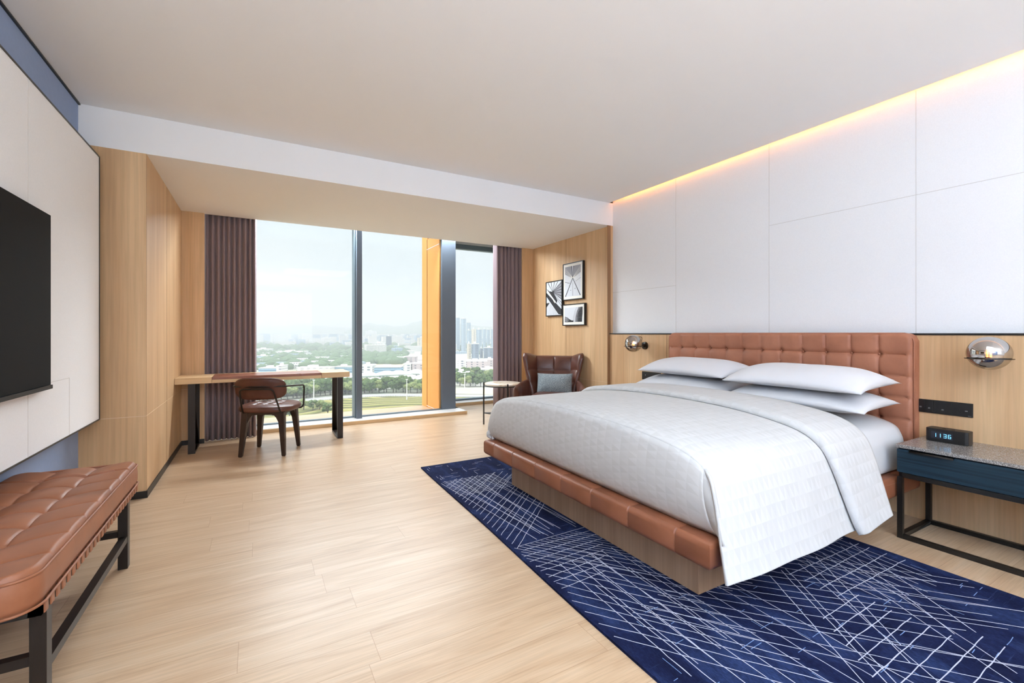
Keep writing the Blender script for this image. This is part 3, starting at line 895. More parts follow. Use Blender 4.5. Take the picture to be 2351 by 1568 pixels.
# duvet -------------------------------------------------------------------
DP=[(3.27,.345),(3.285,.45),(3.275,.56),(3.22,.645),(3.08,.70),(2.7,.738),(2.24,.748),(1.8,.738),(1.5,.708),(1.33,.668),(1.245,.605),(1.20,.50),(1.165,.38),(1.13,.26),(1.112,.205)]
pr=spline(DP,10); NP=len(pr)
arc=[0]
for a,b in zip(pr,pr[1:]): arc.append(arc[-1]+(b-a).length)
TOP0,TOP1=20,96
def foot_x(i,z):
    q=max(0,min(1,(.64-z)/.44)) if i>TOP1 else 0
    return 1.665-.055*q
def duvet():
    uv=[]; g=MB(); P=[]
    NX=44
    for i,p in enumerate(pr):
        row=[]; x0=foot_x(i,p[1]); x1=2.95
        for k in range(NX+1):
            f=(k/NX)**1.25; x=x0+(x1-x0)*f
            y,z=p[0],p[1]
            if i<=TOP1+6:
                e=(x-x0)/.07
                w=1 if i<=TOP1 else 1-(i-TOP1)/7
                if e<1: z-=.018*(1-e)**2*w
            if i>TOP1: 
                hang=(i-TOP1)/(NP-1-TOP1)
                y+=.008*hang*sin(x*5.0+.6)+.004*hang*sin(x*13)
                z+=.012*hang*((x-1.6)/1.0)*0
            wv=.0025*noise.noise(Vector((x*3,arc[i]*3,0))); z+=wv if i<=TOP1 else 0
            row.append((x,y,z)); uv.append((x,arc[i]))
        P.append(row)
    g.grid(P)
    # foot face
    Q=[]
    for i in range(TOP0-14,TOP1+1,1):
        p=P[i][0]; row=[p]; uv.append((p[0],arc[i]))
        zt=p[2]; zb=.342
        for k in range(1,13):
            f=k/12; z=zt+(zb-zt)*f
            x=1.665-.028*sin(PI*min(1,f*1.1))**.8+ (0.02*(f-.9)/.1 if f>.9 else 0)
            yy=p[1]
            q_=max(0,1-(yy-1.245)/.10); yy=yy-.085*q_*q_*f; cxn=.012*q_*f
            row.append((x+cxn,yy,z)); uv.append((1.665-(zt-z),arc[i]))
        Q.append(row)
    g.grid(Q,flip=True)
    # closing pleat between the foot face and the side drop
    edge=[P[i][0] for i in range(TOP1,NP)]; last=Q[-1]; cols=[]
    for k,p in enumerate(last):
        e_=edge[0]
        for a_,b_ in zip(edge,edge[1:]):
            if b_[2]<=p[2]<=a_[2]:
                f_=(a_[2]-p[2])/max(1e-6,a_[2]-b_[2]); e_=tuple(a_[j]+(b_[j]-a_[j])*f_ for j in range(3)); break
        mid=((p[0]+e_[0])/2+.010,(p[1]+e_[1])/2+.006,p[2])
        cols.append([p,mid,e_]); uv+= [(p[0],0),(p[0],.01),(p[0],.02)]
    g.grid(cols)
    o=build('duvet',g,M['duvet'],smooth=True,uv=uv,weld=False,solid=.012,origin=(2.3,2.24,.69),label='white duvet with faint triangle weave spread over the bed',cat='duvet')
    # turned-down band
    uv=[]; P=[]
    NB=26
    for i,p in enumerate(pr):
        hang=max(0,(i-TOP1)/(NP-1-TOP1))
        t=(pr[min(i+1,NP-1)]-pr[max(i-1,0)]).normalized(); n=Vector((t[1],-t[0]))  # outward
        if n[1]<0 and i<TOP1 and i>TOP0: n=-n
        if i>=TOP1 and n[0]>0: n=-n
        if i<=TOP0 and n[0]<0: n=-n
        xl=2.53+.09*hang+.03*sin(PI*min(1,(arc[i]-.3)/1.8))*(i<TOP1); xr=2.975-.05*hang
        row=[]
        for k in range(NB+1):
            f=k/NB; x=xl+(xr-xl)*f
            e=min(1,(x-xl)/.05); e2=min(1,(xr-x)/.02)
            h=.034*math.sqrt(max(0,1-(1-e)**2))
            h=min(h,.034*math.sqrt(max(0,1-(1-e2)**2))+.0) if x>xr-.02 else h
            base=p+n*(h+.004)
            y,z=base[0],base[1]
            if i>TOP1: z+=.03*hang*f-.012*hang*(1-f)*1.5; y+=.008*hang*sin(x*5.0+.6)-.012*hang
            row.append((x,y,z)); uv.append((x+.013,-arc[i]))
        P.append(row)
    build('turned_down_edge',MB().grid(P),M['duvet'],parent=o,smooth=True,uv=uv,weld=False,solid=.010,label='folded-back band of the duvet')
duvet()

def put_pillow(cx,cy,cz,rz,tilt,ht,hb,seed,label,w=.90,d=.52):
    o=build('pillow',pillow(w,d,ht,hb,pin=.05,seed=seed,sag=.02),M['white'],smooth=True,local=True,label=label,cat='pillow',group='white pillows at the head of the bed')
    o.location=(cx,cy,cz); o.rotation_euler=(0,tilt,rz)
put_pillow(3.27,1.70,.765,.02,-.04,.075,.065,1,'lower white pillow on the side nearest the nightstand')
put_pillow(3.25,1.695,.888,-.01,-.07,.100,.055,2,'upper white pillow on the side nearest the nightstand')
put_pillow(3.30,2.62,.765,.03,-.04,.075,.065,3,'lower white pillow on the window side of the bed',w=.9)
put_pillow(3.31,2.61,.892,.0,-.05,.095,.055,4,'upper white pillow on the window side of the bed',w=.88)

# ------------------------------------------------------------------ rug
def rug():
    rnd=random.Random(5)
    X0,X1,Y0,Y1=1.222,2.985,.1,3.88; TH=.011
    N=40; P=[]
    L=[]; 
    def xl(y): return 1.19+.083*max(0,(y-.6)/3.28)**1.3+.004*sin(y*3)
    g=MB()
    rows=[]
    for k in range(N+1):
        y=Y0+(Y1-Y0)*k/N; a=xl(y); b=2.985+.012*sin(y*1.4)
        rows.append([(a,y,0.0),(a,y,TH),(b,y,TH),(b,y,0.0)])
    g.grid(rows,flip=True); g.face(rows[0]); g.face(rows[-1])
    lay=[0]
    def ok(x,y): return xl(y)+.015<x<2.965 and Y0+.02<y<Y1-.02
    def line(x0,y0,x1,y1,w=.0042,mi=1,z=None):
        lay[0]=(lay[0]+1)%40; zz=TH+.0006+.00002*lay[0]
        l=math.hypot(x1-x0,y1-y0); n=max(2,int(l/.035)); nx,ny=-(y1-y0)/l,(x1-x0)/l
        run=[]
        sd=rnd.uniform(0,99)
        for k in range(n+1):
            f=k/n; x=x0+(x1-x0)*f; y=y0+(y1-y0)*f
            o=.0035*noise.noise(Vector((f*l*14,sd,0))); ww=w*(.75+.5*abs(noise.noise(Vector((f*l*40,sd,5)))))
            if ok(x,y): run.append([(x+nx*(o+ww/2),y+ny*(o+ww/2),zz),(x+nx*(o-ww/2),y+ny*(o-ww/2),zz)])
            else:
                if len(run)>1: g.grid(run,mi=mi)
                run=[]
        if len(run)>1: g.grid(run,mi=mi)
    # near quarter: fan of diagonals, both hands
    for k in range(10):      # A family  (-135)
        c=k*.112; line(2.16+c*.72+rnd.uniform(0,.05),1.30+.04*k*0-c*.02,1.70+c*.78,.83-c*.12-rnd.uniform(0,.3))
    for k in range(15):      # B family (-50)
        c=k*.105; a=math.radians(-48-rnd.uniform(-2,3)); l=.75+rnd.uniform(0,.35)
        x,y=1.55+c*.62,1.22+c*.13; line(x-.25*cos(a),y-.25*sin(a),x+l*cos(a),y+l*sin(a))
    for k in range(8):       # C family (0)
        y=.55+.063*k; line(1.70+.05*k,y,2.36+.02*rnd.random()+(k<2)*.1,y+.012)
    for k in range(9):
        y=1.045+.07*k; line(2.28,y,3.1,y+.01*(k%3-1))
    for k in range(8):      # D family (long, nearly lengthwise)
        x=1.36+.085*k; line(x+.03,1.95-rnd.uniform(0,.3),x-.04+rnd.uniform(0,.03),.35+rnd.uniform(0,.4))
    for k in range(10):
        x=2.48+.05*k; line(x+.05,2.0,x-.05,.95-rnd.uniform(0,.12))
    # middle-left zone
    for k in range(9):       # F across
        y=1.70+.057*k; line(1.2,y+.02*rnd.random(),1.42+.045*k+.1,y+.03)
    for k in range(15):      # F diagonals down-right
        x=1.22+.035*k; line(x-.05,2.16-.05*k*.0+.0-.06*(14-k)*.0,x+.62,2.16-.75-rnd.uniform(0,.12)) if k%1==0 else None
    for k in range(9): line(1.22,2.06-.09*k,1.22+.50,2.06-.09*k-.72+rnd.uniform(0,.1))
    for k in range(6): x=1.36+.07*k; line(x,1.9,x-.05,1.05+rnd.uniform(0,.1))
    for k in range(19):      # E diagonals up-right
        a=math.radians(46-rnd.uniform(0,4)); y=2.1+.062*k; l=.9
        l=min(l,(3.42-y)/sin(a)); line(1.2,y,1.2+l*cos(a),y+l*sin(a))
    for k in range(11):      # E across (upper)
        y=3.05+.034*k; line(1.22,y,1.75,y+.01)
    for k in range(12):      # E lengthwise
        x=1.27+.042*k; line(x,3.42-rnd.uniform(0,.05),x-.02+rnd.uniform(0,.2),2.15+rnd.uniform(0,.15))
    # beyond the bed foot
    for k in range(16):
        a=math.radians(40); x=1.75+.07*k; line(x,3.2,x+.35,3.5)
    # broken dashes
    for k in range(150):
        zone=rnd.choice((0,0,1,1,2))
        x=rnd.uniform(1.24,2.95)
        y={0:rnd.uniform(3.42,3.86),1:rnd.uniform(.15,1.0),2:rnd.uniform(1.0,1.5)}[zone]
        l=rnd.uniform(.02,.09); mi=2 if zone else 1
        if rnd.random()<.5: line(x,y,x+l,y+.002,.003,mi)
        else: line(x,y,x+.002,y+l,.003,mi)
    build('rug',g,[M['rug'],M['rugline'],M['rugdash']],weld=False,label='navy rug with scattered white line pattern lying under the bed',cat='rug',origin=(2.1,2,0))
rug()

# ------------------------------------------------------------------ nightstand
ns=thing('nightstand','navy wood nightstand with terrazzo top on a black metal frame, beside the bed','nightstand',(3.5,.6,0))
NX0,NX1,NY0,NY1=3.278,3.715,.05,1.188
build('stone_top',MB().box(NX0-.005,NX1+.012,NY0,NY1+.004,.53,.55),M['terr'],parent=ns,bevel=.002,label='polished grey terrazzo slab')
build('cabinet_body',MB().box(NX0+.02,NX1,NY0,NY1-.002,.385,.53),M['stand'],parent=ns)
dr=build('drawer',MB().box(NX0,NX0+.02,NY0+.02,NY1,.388,.523),M['stand'],parent=ns,bevel=.0015,label='navy grained drawer front')
build('handle',MB().box(NX0-.02,NX0+.004,.935,1.125,.521,.525).box(NX0-.022,NX0-.018,.935,1.125,.515,.525),M['chrome'],parent=dr,label='thin dark metal edge pull')
fr=MB(); b=.026
for x in (NX0+.0,NX1-b-.01):
    for y in (NY0,NY1-b): build('leg',MB().box(x,x+b,y,y+b,0,.385-.026),M['black'],parent=ns,bevel=.001)
for z in (0,.359):
    fr.box(NX0,NX0+b,NY0+b,NY1-b,z,z+b).box(NX1-b-.01,NX1-.01,NY0+b,NY1-b,z,z+b).box(NX0+b,NX1-b-.01,NY0,NY0+b,z,z+b).box(NX0+b,NX1-b-.01,NY1-b,NY1,z,z+b)
build('frame',fr,M['black'],parent=ns,bevel=.001)
# alarm clock
ck=thing('alarm_clock','black alarm clock showing 11 36 on the terrazzo nightstand top','clock',(3.60,1.06,.551))
cx0,cx1,cy0,cy1=3.545,3.635,.955,1.145
ck.location=(3.59,1.05,.551); WL[ck.name]=Vector((3.59,1.05,.551))
build('clock_body',MB().prism([(cx0+.0,cy0+.012),(cx0+.012,cy0),(cx1-.012,cy0),(cx1,cy0+.012),(cx1,cy1-.012),(cx1-.012,cy1),(cx0+.012,cy1),(cx0,cy1-.012)],.551,.628),M['plastic'],parent=ck,bevel=.003)
dp=build('display',MB().box(cx0-.0012,cx0+.002,1.02,1.118,.570,.610),M['display'],parent=ck)
seg={'1':'bc','3':'abgcd','6':'afgecd'}
def digit(mb,ch,yc,zc,w,h,x,flipped=True):
    q=.0026
    S={'a':(-w,w,h,h),'g':(-w,w,0,0),'d':(-w,w,-h,-h),'b':(w,w,0,h),'c':(w,w,-h,0),'f':(-w,-w,0,h),'e':(-w,-w,-h,0)}
    for s_ in seg[ch]:
        a0,a1,b0,b1=S[s_]
        # image left = greater y
        ya,yb=yc-a1,yc-a0
        mb.box(x-.0008,x,ya-q/2,yb+q/2,zc+b0-q/2+(.0008 if b1>b0 else 0),zc+b1+q/2-(.0008 if b1>b0 else 0))
dg=MB()
for ch,yc in (('1',1.101),('1',1.080),('3',1.054),('6',1.034)): digit(dg,ch,yc,.590,.0055,.0105,cx0-.0014)
build('digits',dg,M['digits'],parent=dp,label='pale blue lit digits 11 36')
for y in (1.06,1.02): build('top_button',MB().box(3.575,3.583,y,y+.015,.628,.630),M['black'],parent=ck)
# switch plates
sw=thing('switch_plate','long black switch and socket plate on the oak wall above the clock','switch plate',(XW,1.115,.69))
build('plate',MB().box(XW-.008,XW,.983,1.249,.693,.777),M['plastic'],parent=sw,bevel=.0015)
for a,b2 in ((1.205,1.246),(1.164,1.203),(1.076,1.162)): build('switch_key',MB().box(XW-.011,XW-.008,a,b2,.697,.773),M['plastic'],parent=sw,bevel=.001)
so=build('socket',MB().box(XW-.010,XW-.008,.986,1.074,.697,.773),M['plastic'],parent=sw,bevel=.001)
build('socket_holes',MB().box(XW-.0106,XW-.0095,1.041,1.045,.728,.742).box(XW-.0106,XW-.0095,1.049,1.056,.717,.721).box(XW-.0106,XW-.0095,1.030,1.037,.717,.721).box(XW-.0106,XW-.0095,1.008,1.014,.716,.724),M['black'],parent=so)
for yc,zc in ((1.226,.726),(1.184,.723),(1.119,.720)):
    mk=MB().box(XW-.0116,XW-.011,yc-.0045,yc-.0010,zc+.002,zc+.0045).box(XW-.0116,XW-.011,yc+.0005,yc+.0045,zc+.002,zc+.0045).box(XW-.0116,XW-.011,yc-.0055,yc+.0055,zc-.0018,zc-.0008)
    build('key_symbol',mk,M['mark'],parent=sw,label='tiny pale key symbol')
mk=MB().box(XW-.0108,XW-.010,1.005,1.017,.728,.7305)
build('maker_mark',MB().box(XW-.0108,XW-.010,.989,1.004,.7005,.7015),M['mark'],parent=sw)
build('socket_symbol',mk,M['mark'],parent=sw,label='tiny pale socket marking')
s2=thing('switch_plate','black socket plate on the oak wall, half hidden behind the far pillows','switch plate',(XW,3.5,.69))
build('plate',MB().box(XW-.008,XW,3.38,3.643,.69,.778),M['plastic'],parent=s2,bevel=.0015)
build('socket_holes',MB().box(XW-.0086,XW-.0078,3.61,3.614,.735,.745).box(XW-.0086,XW-.0078,3.60,3.604,.722,.726).box(XW-.0086,XW-.0078,3.618,3.622,.722,.726),M['black'],parent=s2)
build('markings',MB().box(XW-.0088,XW-.008,3.588,3.594,.735,.745),M['mark'],parent=s2)
# cable port low on the wall
cb=thing('cable_port','pale cable slot with black plug low on the wall under the nightstand','cable port',(XW,.9,.40))
build('slot_plate',MB().box(XW-.006,XW,.66,.845,.385,.405).box(XW-.006,XW,.86,.98,.39,.41),M['seam'],parent=cb,bevel=.002)
build('plug',MB().box(XW-.035,XW-.006,.77,.84,.372,.402).tube([(XW-.03,.80,.38),(XW-.05,.82,.36),(XW-.05,.85,.37),(XW-.02,.87,.395)],.005,8,fillet=.01),M['plastic'],parent=cb)

# ------------------------------------------------------------------ wall lamps
def lamp(y,label):
    X=3.555; Z=1.088; R=.092
    r=thing('wall_lamp',label,'wall lamp',(XW,y,Z-R))
    prof=[(max(.0001,R*cos(math.radians(a))),R*sin(math.radians(a))) for a in range(-90,91,5)]
    build('globe_shade',MB().lathe(prof,(X,y,Z),48),M['smoke'],parent=r,smooth=True,label='smoked mirrored glass globe')
    zr=Z-.030; rr=math.sqrt(R*R-.03**2)+.002
    ring=[(X+rr*cos(2*PI*k/48),y+rr*sin(2*PI*k/48),zr) for k in range(48)]
    build('holder_ring',MB().lathe([(rr-.001,-.002),(rr+.010,-.002),(rr+.010,.002),(rr-.001,.002)],(X,y,zr),48),M['chrome'],parent=r,smooth=.5)
    build('wall_mount',MB().lathe([(0,-.045),(.016,-.045),(.018,-.022),(.040,-.018),(.043,0),(0,0)],(XW,y,zr+.005),28,axis='x'),M['chrome'],parent=r,smooth=.6)
    build('arm',MB().tube([(XW-.04,y,zr),(X+rr+.004,y,zr)],.006,10),M['chrome'],parent=r,smooth=.8)
    build('cord',MB().tube([(XW-.03,y,zr+.02),(XW-.055,y+.004,zr+.05),(XW-.045,y,zr+.10),(X+.07,y,Z+.075),(X+.055,y,Z+.045)],.0028,6,fillet=.03),M['black'],parent=r,smooth=True)
    b=build('bulb',MB().lathe([(.0001,.035),(.012,.033),(.022,.024),(.026,.010),(.024,-.006),(.014,-.024),(.012,-.035)],(X+.008,y,Z+.008),24),M['bulb'],parent=r,smooth=True)
    build('bulb_cap',MB().lathe([(.0001,0),(.013,0),(.013,-.028),(.0001,-.03)],(X+.008,y,Z-.027),20),M['chrome'],parent=b,smooth=.6)
    build('filament',MB().tube([(X+.008,y-.008,Z-.02),(X+.002,y-.011,Z+.022)],.0013,6).tube([(X+.010,y+.008,Z-.02),(X+.005,y+.006,Z+.024)],.0013,6).tube([(X+.01,y-.002,Z-.02),(X+.012,y-.004,Z+.022)],.0013,6),M['filament'],parent=b)
lamp(.873,'smoked globe wall lamp above the nightstand, with glowing filament bulb')
lamp(3.60,'smoked globe wall lamp on the window side of the headboard')

#@@EXTERIOR@@
HAZE=.0006
# ------------------------------------------------------------------ the city below the window
GZ=-50.0
def facade(name,wall,win,fl=3.2,bay=3.4,wf=.45,hf=.45,strip=False):
    t=NT(name); co_=t.coord(); sp=t.node('ShaderNodeSeparateXYZ'); t.link(co_,sp.inputs[0])
    h=t.math('ADD',sp.outputs[0],sp.outputs[1])
    fz=t.math('FRACT',t.math('DIVIDE',sp.outputs[2],fl)); fx=t.math('FRACT',t.math('DIVIDE',h,bay))
    a=t.math('MULTIPLY',t.math('GREATER_THAN',fz,.3),t.math('LESS_THAN',fz,.3+hf))
    if not strip: a=t.math('MULTIPLY',a,t.math('LESS_THAN',fx,wf))
    g=t.node('ShaderNodeNewGeometry'); sn=t.node('ShaderNodeSeparateXYZ'); t.link(g.outputs['True Normal'],sn.inputs[0])
    a=t.math('MULTIPLY',a,t.math('LESS_THAN',t.math('ABSOLUTE',sn.outputs[2]),.5))
    return t.base(t.mix(a,lin(wall),lin(win)),.8,0,.2)
FM={'white':facade('white_block',(225,222,216),(110,120,135)),
    'pink':facade('pink_grey_block',(196,182,182),(105,105,118),wf=.3),
    'blue':facade('blue_glass_block',(150,178,196),(90,125,150),strip=True),
    'beige':facade('beige_tower',(225,212,192),(140,135,130),3.2,4.2,.5,.5),
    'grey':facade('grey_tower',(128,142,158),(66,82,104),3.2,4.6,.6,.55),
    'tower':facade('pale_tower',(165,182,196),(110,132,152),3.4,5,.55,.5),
    'dark':facade('dark_glass_tower',(74,96,116),(60,82,104),4,6,.8,.6),
    'stripe':facade('striped_office',(205,212,215),(105,128,140),3.6,4,.5,.5,True)}
M['roofw']=plain('white_sheet_roof',(236,234,232),.6,var=.05,scale=.05)
M['roofg']=plain('green_gutter_roof',(150,178,168),.7,var=.1,scale=.1)
M['conc']=plain('concrete_roof',(200,196,190),.9,var=.1,scale=.2)
def foliage(name,a,b):
    t=NT(name); f=t.noise(t.coord(),.9,4,.65); c=t.ramp(f,[(.35,lin(a)),(.68,lin(b))]); return t.base(c,.95,0,.05)
M['leaf1']=foliage('tree_leaves_dark',(52,74,48),(112,130,78))
M['leaf2']=foliage('tree_leaves_light',(84,104,62),(158,164,104))
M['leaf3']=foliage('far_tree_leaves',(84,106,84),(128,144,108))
M['bark']=plain('bark',(86,70,56),.9)
M['road']=plain('asphalt_road',(176,174,172),.9,var=.08,scale=.05)
M['post']=plain('white_post',(235,235,232),.5)
def m_ground():
    t=NT('city_ground'); c0=t.coord()
    f=t.noise(c0,.006,5,.6); g=t.noise(c0,.03,4,.6)
    c=t.ramp(f,[(.40,lin((140,152,126))),(.48,lin((186,182,160))),(.56,lin((222,214,204)))])
    c=t.mix(.35,c,t.ramp(g,[(.4,lin((120,136,110))),(.6,lin((225,220,214)))]))
    return t.base(c,1,0,.05)
def m_lawn():
    t=NT('park_lawn'); c0=t.coord(); sp=t.node('ShaderNodeSeparateXYZ'); t.link(c0,sp.inputs[0])
    n=t.noise(t.coord(scale=(.009,.012,.01)),1,2,.4)
    h=t.math('MULTIPLY_ADD',n,110,t.math('MULTIPLY_ADD',sp.outputs[0],.16,t.math('MULTIPLY',sp.outputs[1],.55)))
    fr=t.math('FRACT',t.math('DIVIDE',h,9.5))
    col=t.ramp(fr,[(0,lin((118,110,84))),(.10,lin((34,40,22))),(.2,lin((104,106,62))),(.5,lin((128,128,78))),(.72,lin((178,170,104))),(.9,lin((150,138,104)))])
    m=t.noise(c0,.12,4,.7); col=t.mix(.2,col,t.ramp(m,[(.3,lin((88,94,58))),(.7,lin((144,142,98)))]))
    return t.base(col,1,0,.05)

def P2(u,d,z=0): x,y=ground_at(u,d); return (x,y,GZ+z)
struct('ground',(lambda m:(m.face([(-6000,12,GZ),(7500,12,GZ),(7500,9000,GZ),(-6000,9000,GZ)]),m)[1])(MB()),m_ground(),origin=(0,0,GZ))
lw=MB(); us=list(range(300,1301,50))
def road_d(u): return 352+ (20 if u>900 else 20-((900-u)/320)**1.5*62) - max(0,u-900)*.03
lw.grid([[P2(u,60,.15),P2(u,road_d(u)-8,.15)] for u in us])
struct('ground',lw,m_lawn(),origin=(0,0,GZ))
rd=MB().grid([[P2(u,road_d(u)-6,.3),P2(u,road_d(u)+8,.3)] for u in us])
struct('ground',rd,M['road'],origin=(0,0,GZ))
rd=MB().grid([[P2(540+12*k,900-9.5*k*1.9,.4),P2(540+12*k,930-9.5*k*1.75,.4)] for k in range(11)])
struct('ground',rd,M['road'],origin=(0,0,GZ))
struct('ground',MB().grid([[P2(u,1150+(u-590)*1.0,.4),P2(u,1420+(u-590)*1.0,.4)] for u in range(560,860,20)]),plain('bare_earth',(222,206,182),1,var=.06,scale=.02),origin=(0,0,GZ))
struct('ground',MB().grid([[P2(u,430-.05*u,.4),P2(u,465-.05*u,.4)] for u in range(1030,1200,20)]).grid([[P2(u,300,.4),P2(u,330,.4)] for u in range(1030,1200,20)]),plain('dry_grass',(214,200,160),1,var=.06,scale=.05),origin=(0,0,GZ))
struct('ground',MB().grid([[P2(u,650+(u-830)*.3,.4),P2(u,720+(u-830)*.4,.4)] for u in range(820,950,20)]),plain('dry_field',(216,196,158),1,var=.08,scale=.02),origin=(0,0,GZ))
# hills
def hill(pts,d0,d1,name='hills'):
    rows=[]
    U=list(range(pts[0][0],pts[-1][0]+1,6))
    def hv(u):
        for (a,va),(b2,vb) in zip(pts,pts[1:]):
            if a<=u<=b2:
                f=(u-a)/(b2-a); f=f*f*(3-2*f); return va+(vb-va)*f
        return pts[-1][1]
    for u in U:
        row=[]
        zr=(765-hv(u))/F*d0*1.12+CH
        for k in range(13):
            f=k/12; d=d0*.82+(d1-d0*.82)*f; h=(sin(PI*min(1,f*1.0)))**.8
            x,y=ground_at(u,d)
            z=GZ+(zr-GZ)*h*(1+.05*noise.noise(Vector((x*.004,y*.004,0))))
            row.append((x,y,z))
        rows.append(row)
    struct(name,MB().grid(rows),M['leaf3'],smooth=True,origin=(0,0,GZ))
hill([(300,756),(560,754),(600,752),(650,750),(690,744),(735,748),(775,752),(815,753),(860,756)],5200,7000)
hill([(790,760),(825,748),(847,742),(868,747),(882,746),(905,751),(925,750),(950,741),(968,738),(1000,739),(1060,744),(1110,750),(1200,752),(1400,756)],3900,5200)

def block(u0,u1,vt,d,mat,label,cat='building',depth=None,rot=None,roof='conc',group=None,extra=True,name='city_building'):
    """box building whose front spans bearings u0..u1 at depth d, roof at screen height vt"""
    H=(765-vt)/F*d+CH-GZ
    c=ground_at((u0+u1)/2,d); wd=(u1-u0)/F*d*.92; dp=depth or wd*.7
    a=-YAW*.9 if rot is None else rot
    r=thing(name,label,cat,(c[0],c[1],GZ),group)
    ca,sa=cos(a),sin(a)
    def bx(mb,x0,x1,y0,y1,z0,z1):
        pts=[(x0,y0),(x1,y0),(x1,y1),(x0,y1)]
        mb.prism([(x*ca-y*sa,x*sa+y*ca) for x,y in pts],z0,z1)
        return mb
    build('walls',bx(MB(),-wd/2,wd/2,0,dp,0,H),FM[mat],parent=r,local=True)
    build('roof',bx(MB(),-wd/2-.3,wd/2+.3,-.3,dp+.3,H,H+.9),M[roof],parent=r,local=True)
    if extra:
        build('roof_house',bx(MB(),-wd*.22,wd*.05,dp*.3,dp*.7,H+.9,H+.9+min(4,H*.1+1.5)),M['roofw'],parent=r,local=True)
    return r
R_=[
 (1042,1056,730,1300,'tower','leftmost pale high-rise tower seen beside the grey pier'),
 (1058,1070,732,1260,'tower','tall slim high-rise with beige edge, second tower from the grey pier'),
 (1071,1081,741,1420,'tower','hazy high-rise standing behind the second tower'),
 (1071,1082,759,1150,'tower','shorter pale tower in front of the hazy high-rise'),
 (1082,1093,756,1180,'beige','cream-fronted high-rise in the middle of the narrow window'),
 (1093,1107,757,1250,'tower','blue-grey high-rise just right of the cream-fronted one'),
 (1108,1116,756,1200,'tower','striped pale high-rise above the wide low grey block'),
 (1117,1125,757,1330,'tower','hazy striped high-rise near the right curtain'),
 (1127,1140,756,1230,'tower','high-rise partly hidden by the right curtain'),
 (1072,1081,790,900,'beige','cream-edged mid-rise tower in front of the high-rises'),
 (1082,1100,790,880,'grey','dark grey mid-rise tower in front of the high-rises'),
 (1101,1109,800,930,'grey','narrow grey mid-rise beside the dark mid-rise tower'),
 (1109,1140,799,920,'grey','wide grey mid-rise block below the striped high-rises'),
 (1050,1067,828,640,'white','white flat-roofed block behind the trees in the narrow window'),
 (1068,1120,830,620,'pink','long pink-grey factory block in the narrow window'),
 (1103,1140,849,520,'white','white building with blue bands near the right curtain'),
 (1046,1078,857,470,'white','low white building beside the grey pier, behind the trees'),
 (1112,1140,826,690,'pink','tall grey block behind the banded white building'),
 (886,898,772,1350,'dark','dark blue glass tower with a rounded side'),
 (856,882,788,1250,'white','pale slab block left of the dark glass tower'),
 (957,980,776,1400,'beige','gridded beige block near the orange fin'),
 (830,856,839,570,'white','pale grey block beside the window mullion'),
 (857,922,844,560,'blue','long blue glass block above the white warehouse roofs'),
 (910,928,820,760,'white','white stair-tower block'),
 (929,956,819,780,'pink','lilac grey office behind the pink factory'),
 (958,985,826,760,'pink','lilac factory next to the orange fin'),
 (926,944,836,600,'white','white gable end of the pink factory'),
 (945,985,835,600,'pink','wide pink factory in front of the orange fin'),
 (886,905,832,760,'white','small white block behind the long blue one'),
 (838,862,760,2600,'white','long white building at the foot of the hills'),
 (631,694,808,1000,'white','long white low building among the distant trees'),
 (586,618,802,1050,'white','pale factory by the left curtain'),
 (586,616,818,800,'blue','blue-grey shed by the left curtain'),
 (592,640,846,560,'blue','blue-grey block behind the desk top'),
 (634,646,841,540,'white','small white house above the desk edge'),
 (678,760,845,560,'white','pale terrace of roofs just above the desk top'),
 (654,700,868,420,'stripe','pale striped office behind the trees, left half'),
 (704,735,870,430,'stripe','pale striped office behind the trees, middle part'),
 (738,770,871,440,'stripe','pale striped office behind the trees, right end'),
 (765,812,843,580,'blue','blue-roofed block between the desk and the mullion'),
]
for (u0,u1,vt,d,m,lab) in R_:
    block(u0,u1,vt,d,m,lab+', seen through the window',depth=(None if d>900 else 18),roof='roofw' if m in('white','pink') else 'conc')
# warehouses with low white hipped roofs
def warehouse(u,vr,d,wpx,lab,green=False):
    c=ground_at(u,d); wd=wpx/F*d; H=(765-vr)/F*d+CH-GZ; dp=wd*.62; a=-YAW*.9+.35
    ca,sa=cos(a),sin(a)
    r=thing('warehouse',lab,'warehouse',(c[0],c[1],GZ),'warehouses beyond the park trees')
    def R2(x,y,z): return (x*ca-y*sa,x*sa+y*ca,z)
    e=H-4.2
    mb=MB().prism([R2(x,y,0)[:2] for x,y in((-wd/2,-dp/2),(wd/2,-dp/2),(wd/2,dp/2),(-wd/2,dp/2))],0,e)
    build('walls',mb,FM['blue'] if green else FM['white'],parent=r,local=True)
    m=MB(); ee=1.0; A=[R2(-wd/2-ee,-dp/2-ee,e),R2(wd/2+ee,-dp/2-ee,e),R2(wd/2+ee,dp/2+ee,e),R2(-wd/2-ee,dp/2+ee,e)]
    p,q=R2(-wd*.12,0,H),R2(wd*.12,0,H)
    m.face([A[0],A[1],q,p]); m.face([A[1],A[2],q]); m.face([A[2],A[3],p,q]); m.face([A[3],A[0],p]); m.face(list(reversed(A)))
    build('roof',m,M['roofw'],parent=r,local=True)
    build('eaves_gutter',MB().prism([R2(x,y,0)[:2] for x,y in((-wd/2-ee,-dp/2-ee),(wd/2+ee,-dp/2-ee),(wd/2+ee,dp/2+ee),(-wd/2-ee,dp/2+ee))],e-.7,e-.02),M['roofg'],parent=r,local=True)
for k,(u,vr,d,wp) in enumerate(((845,853,560,46),(888,851,560,50),(915,850,575,48),(955,848,590,48),(990,849,600,50),(860,866,480,62),(905,863,490,60),(940,860,500,60),(975,859,505,60),(800,862,500,70),(838,877,430,50),(1068,862,560,50),(1096,863,555,46),(790,880,425,50))):
    d=43.2*1034/(vr-765)
    warehouse(u,vr,d,wp,'white-roofed warehouse beyond the park trees')
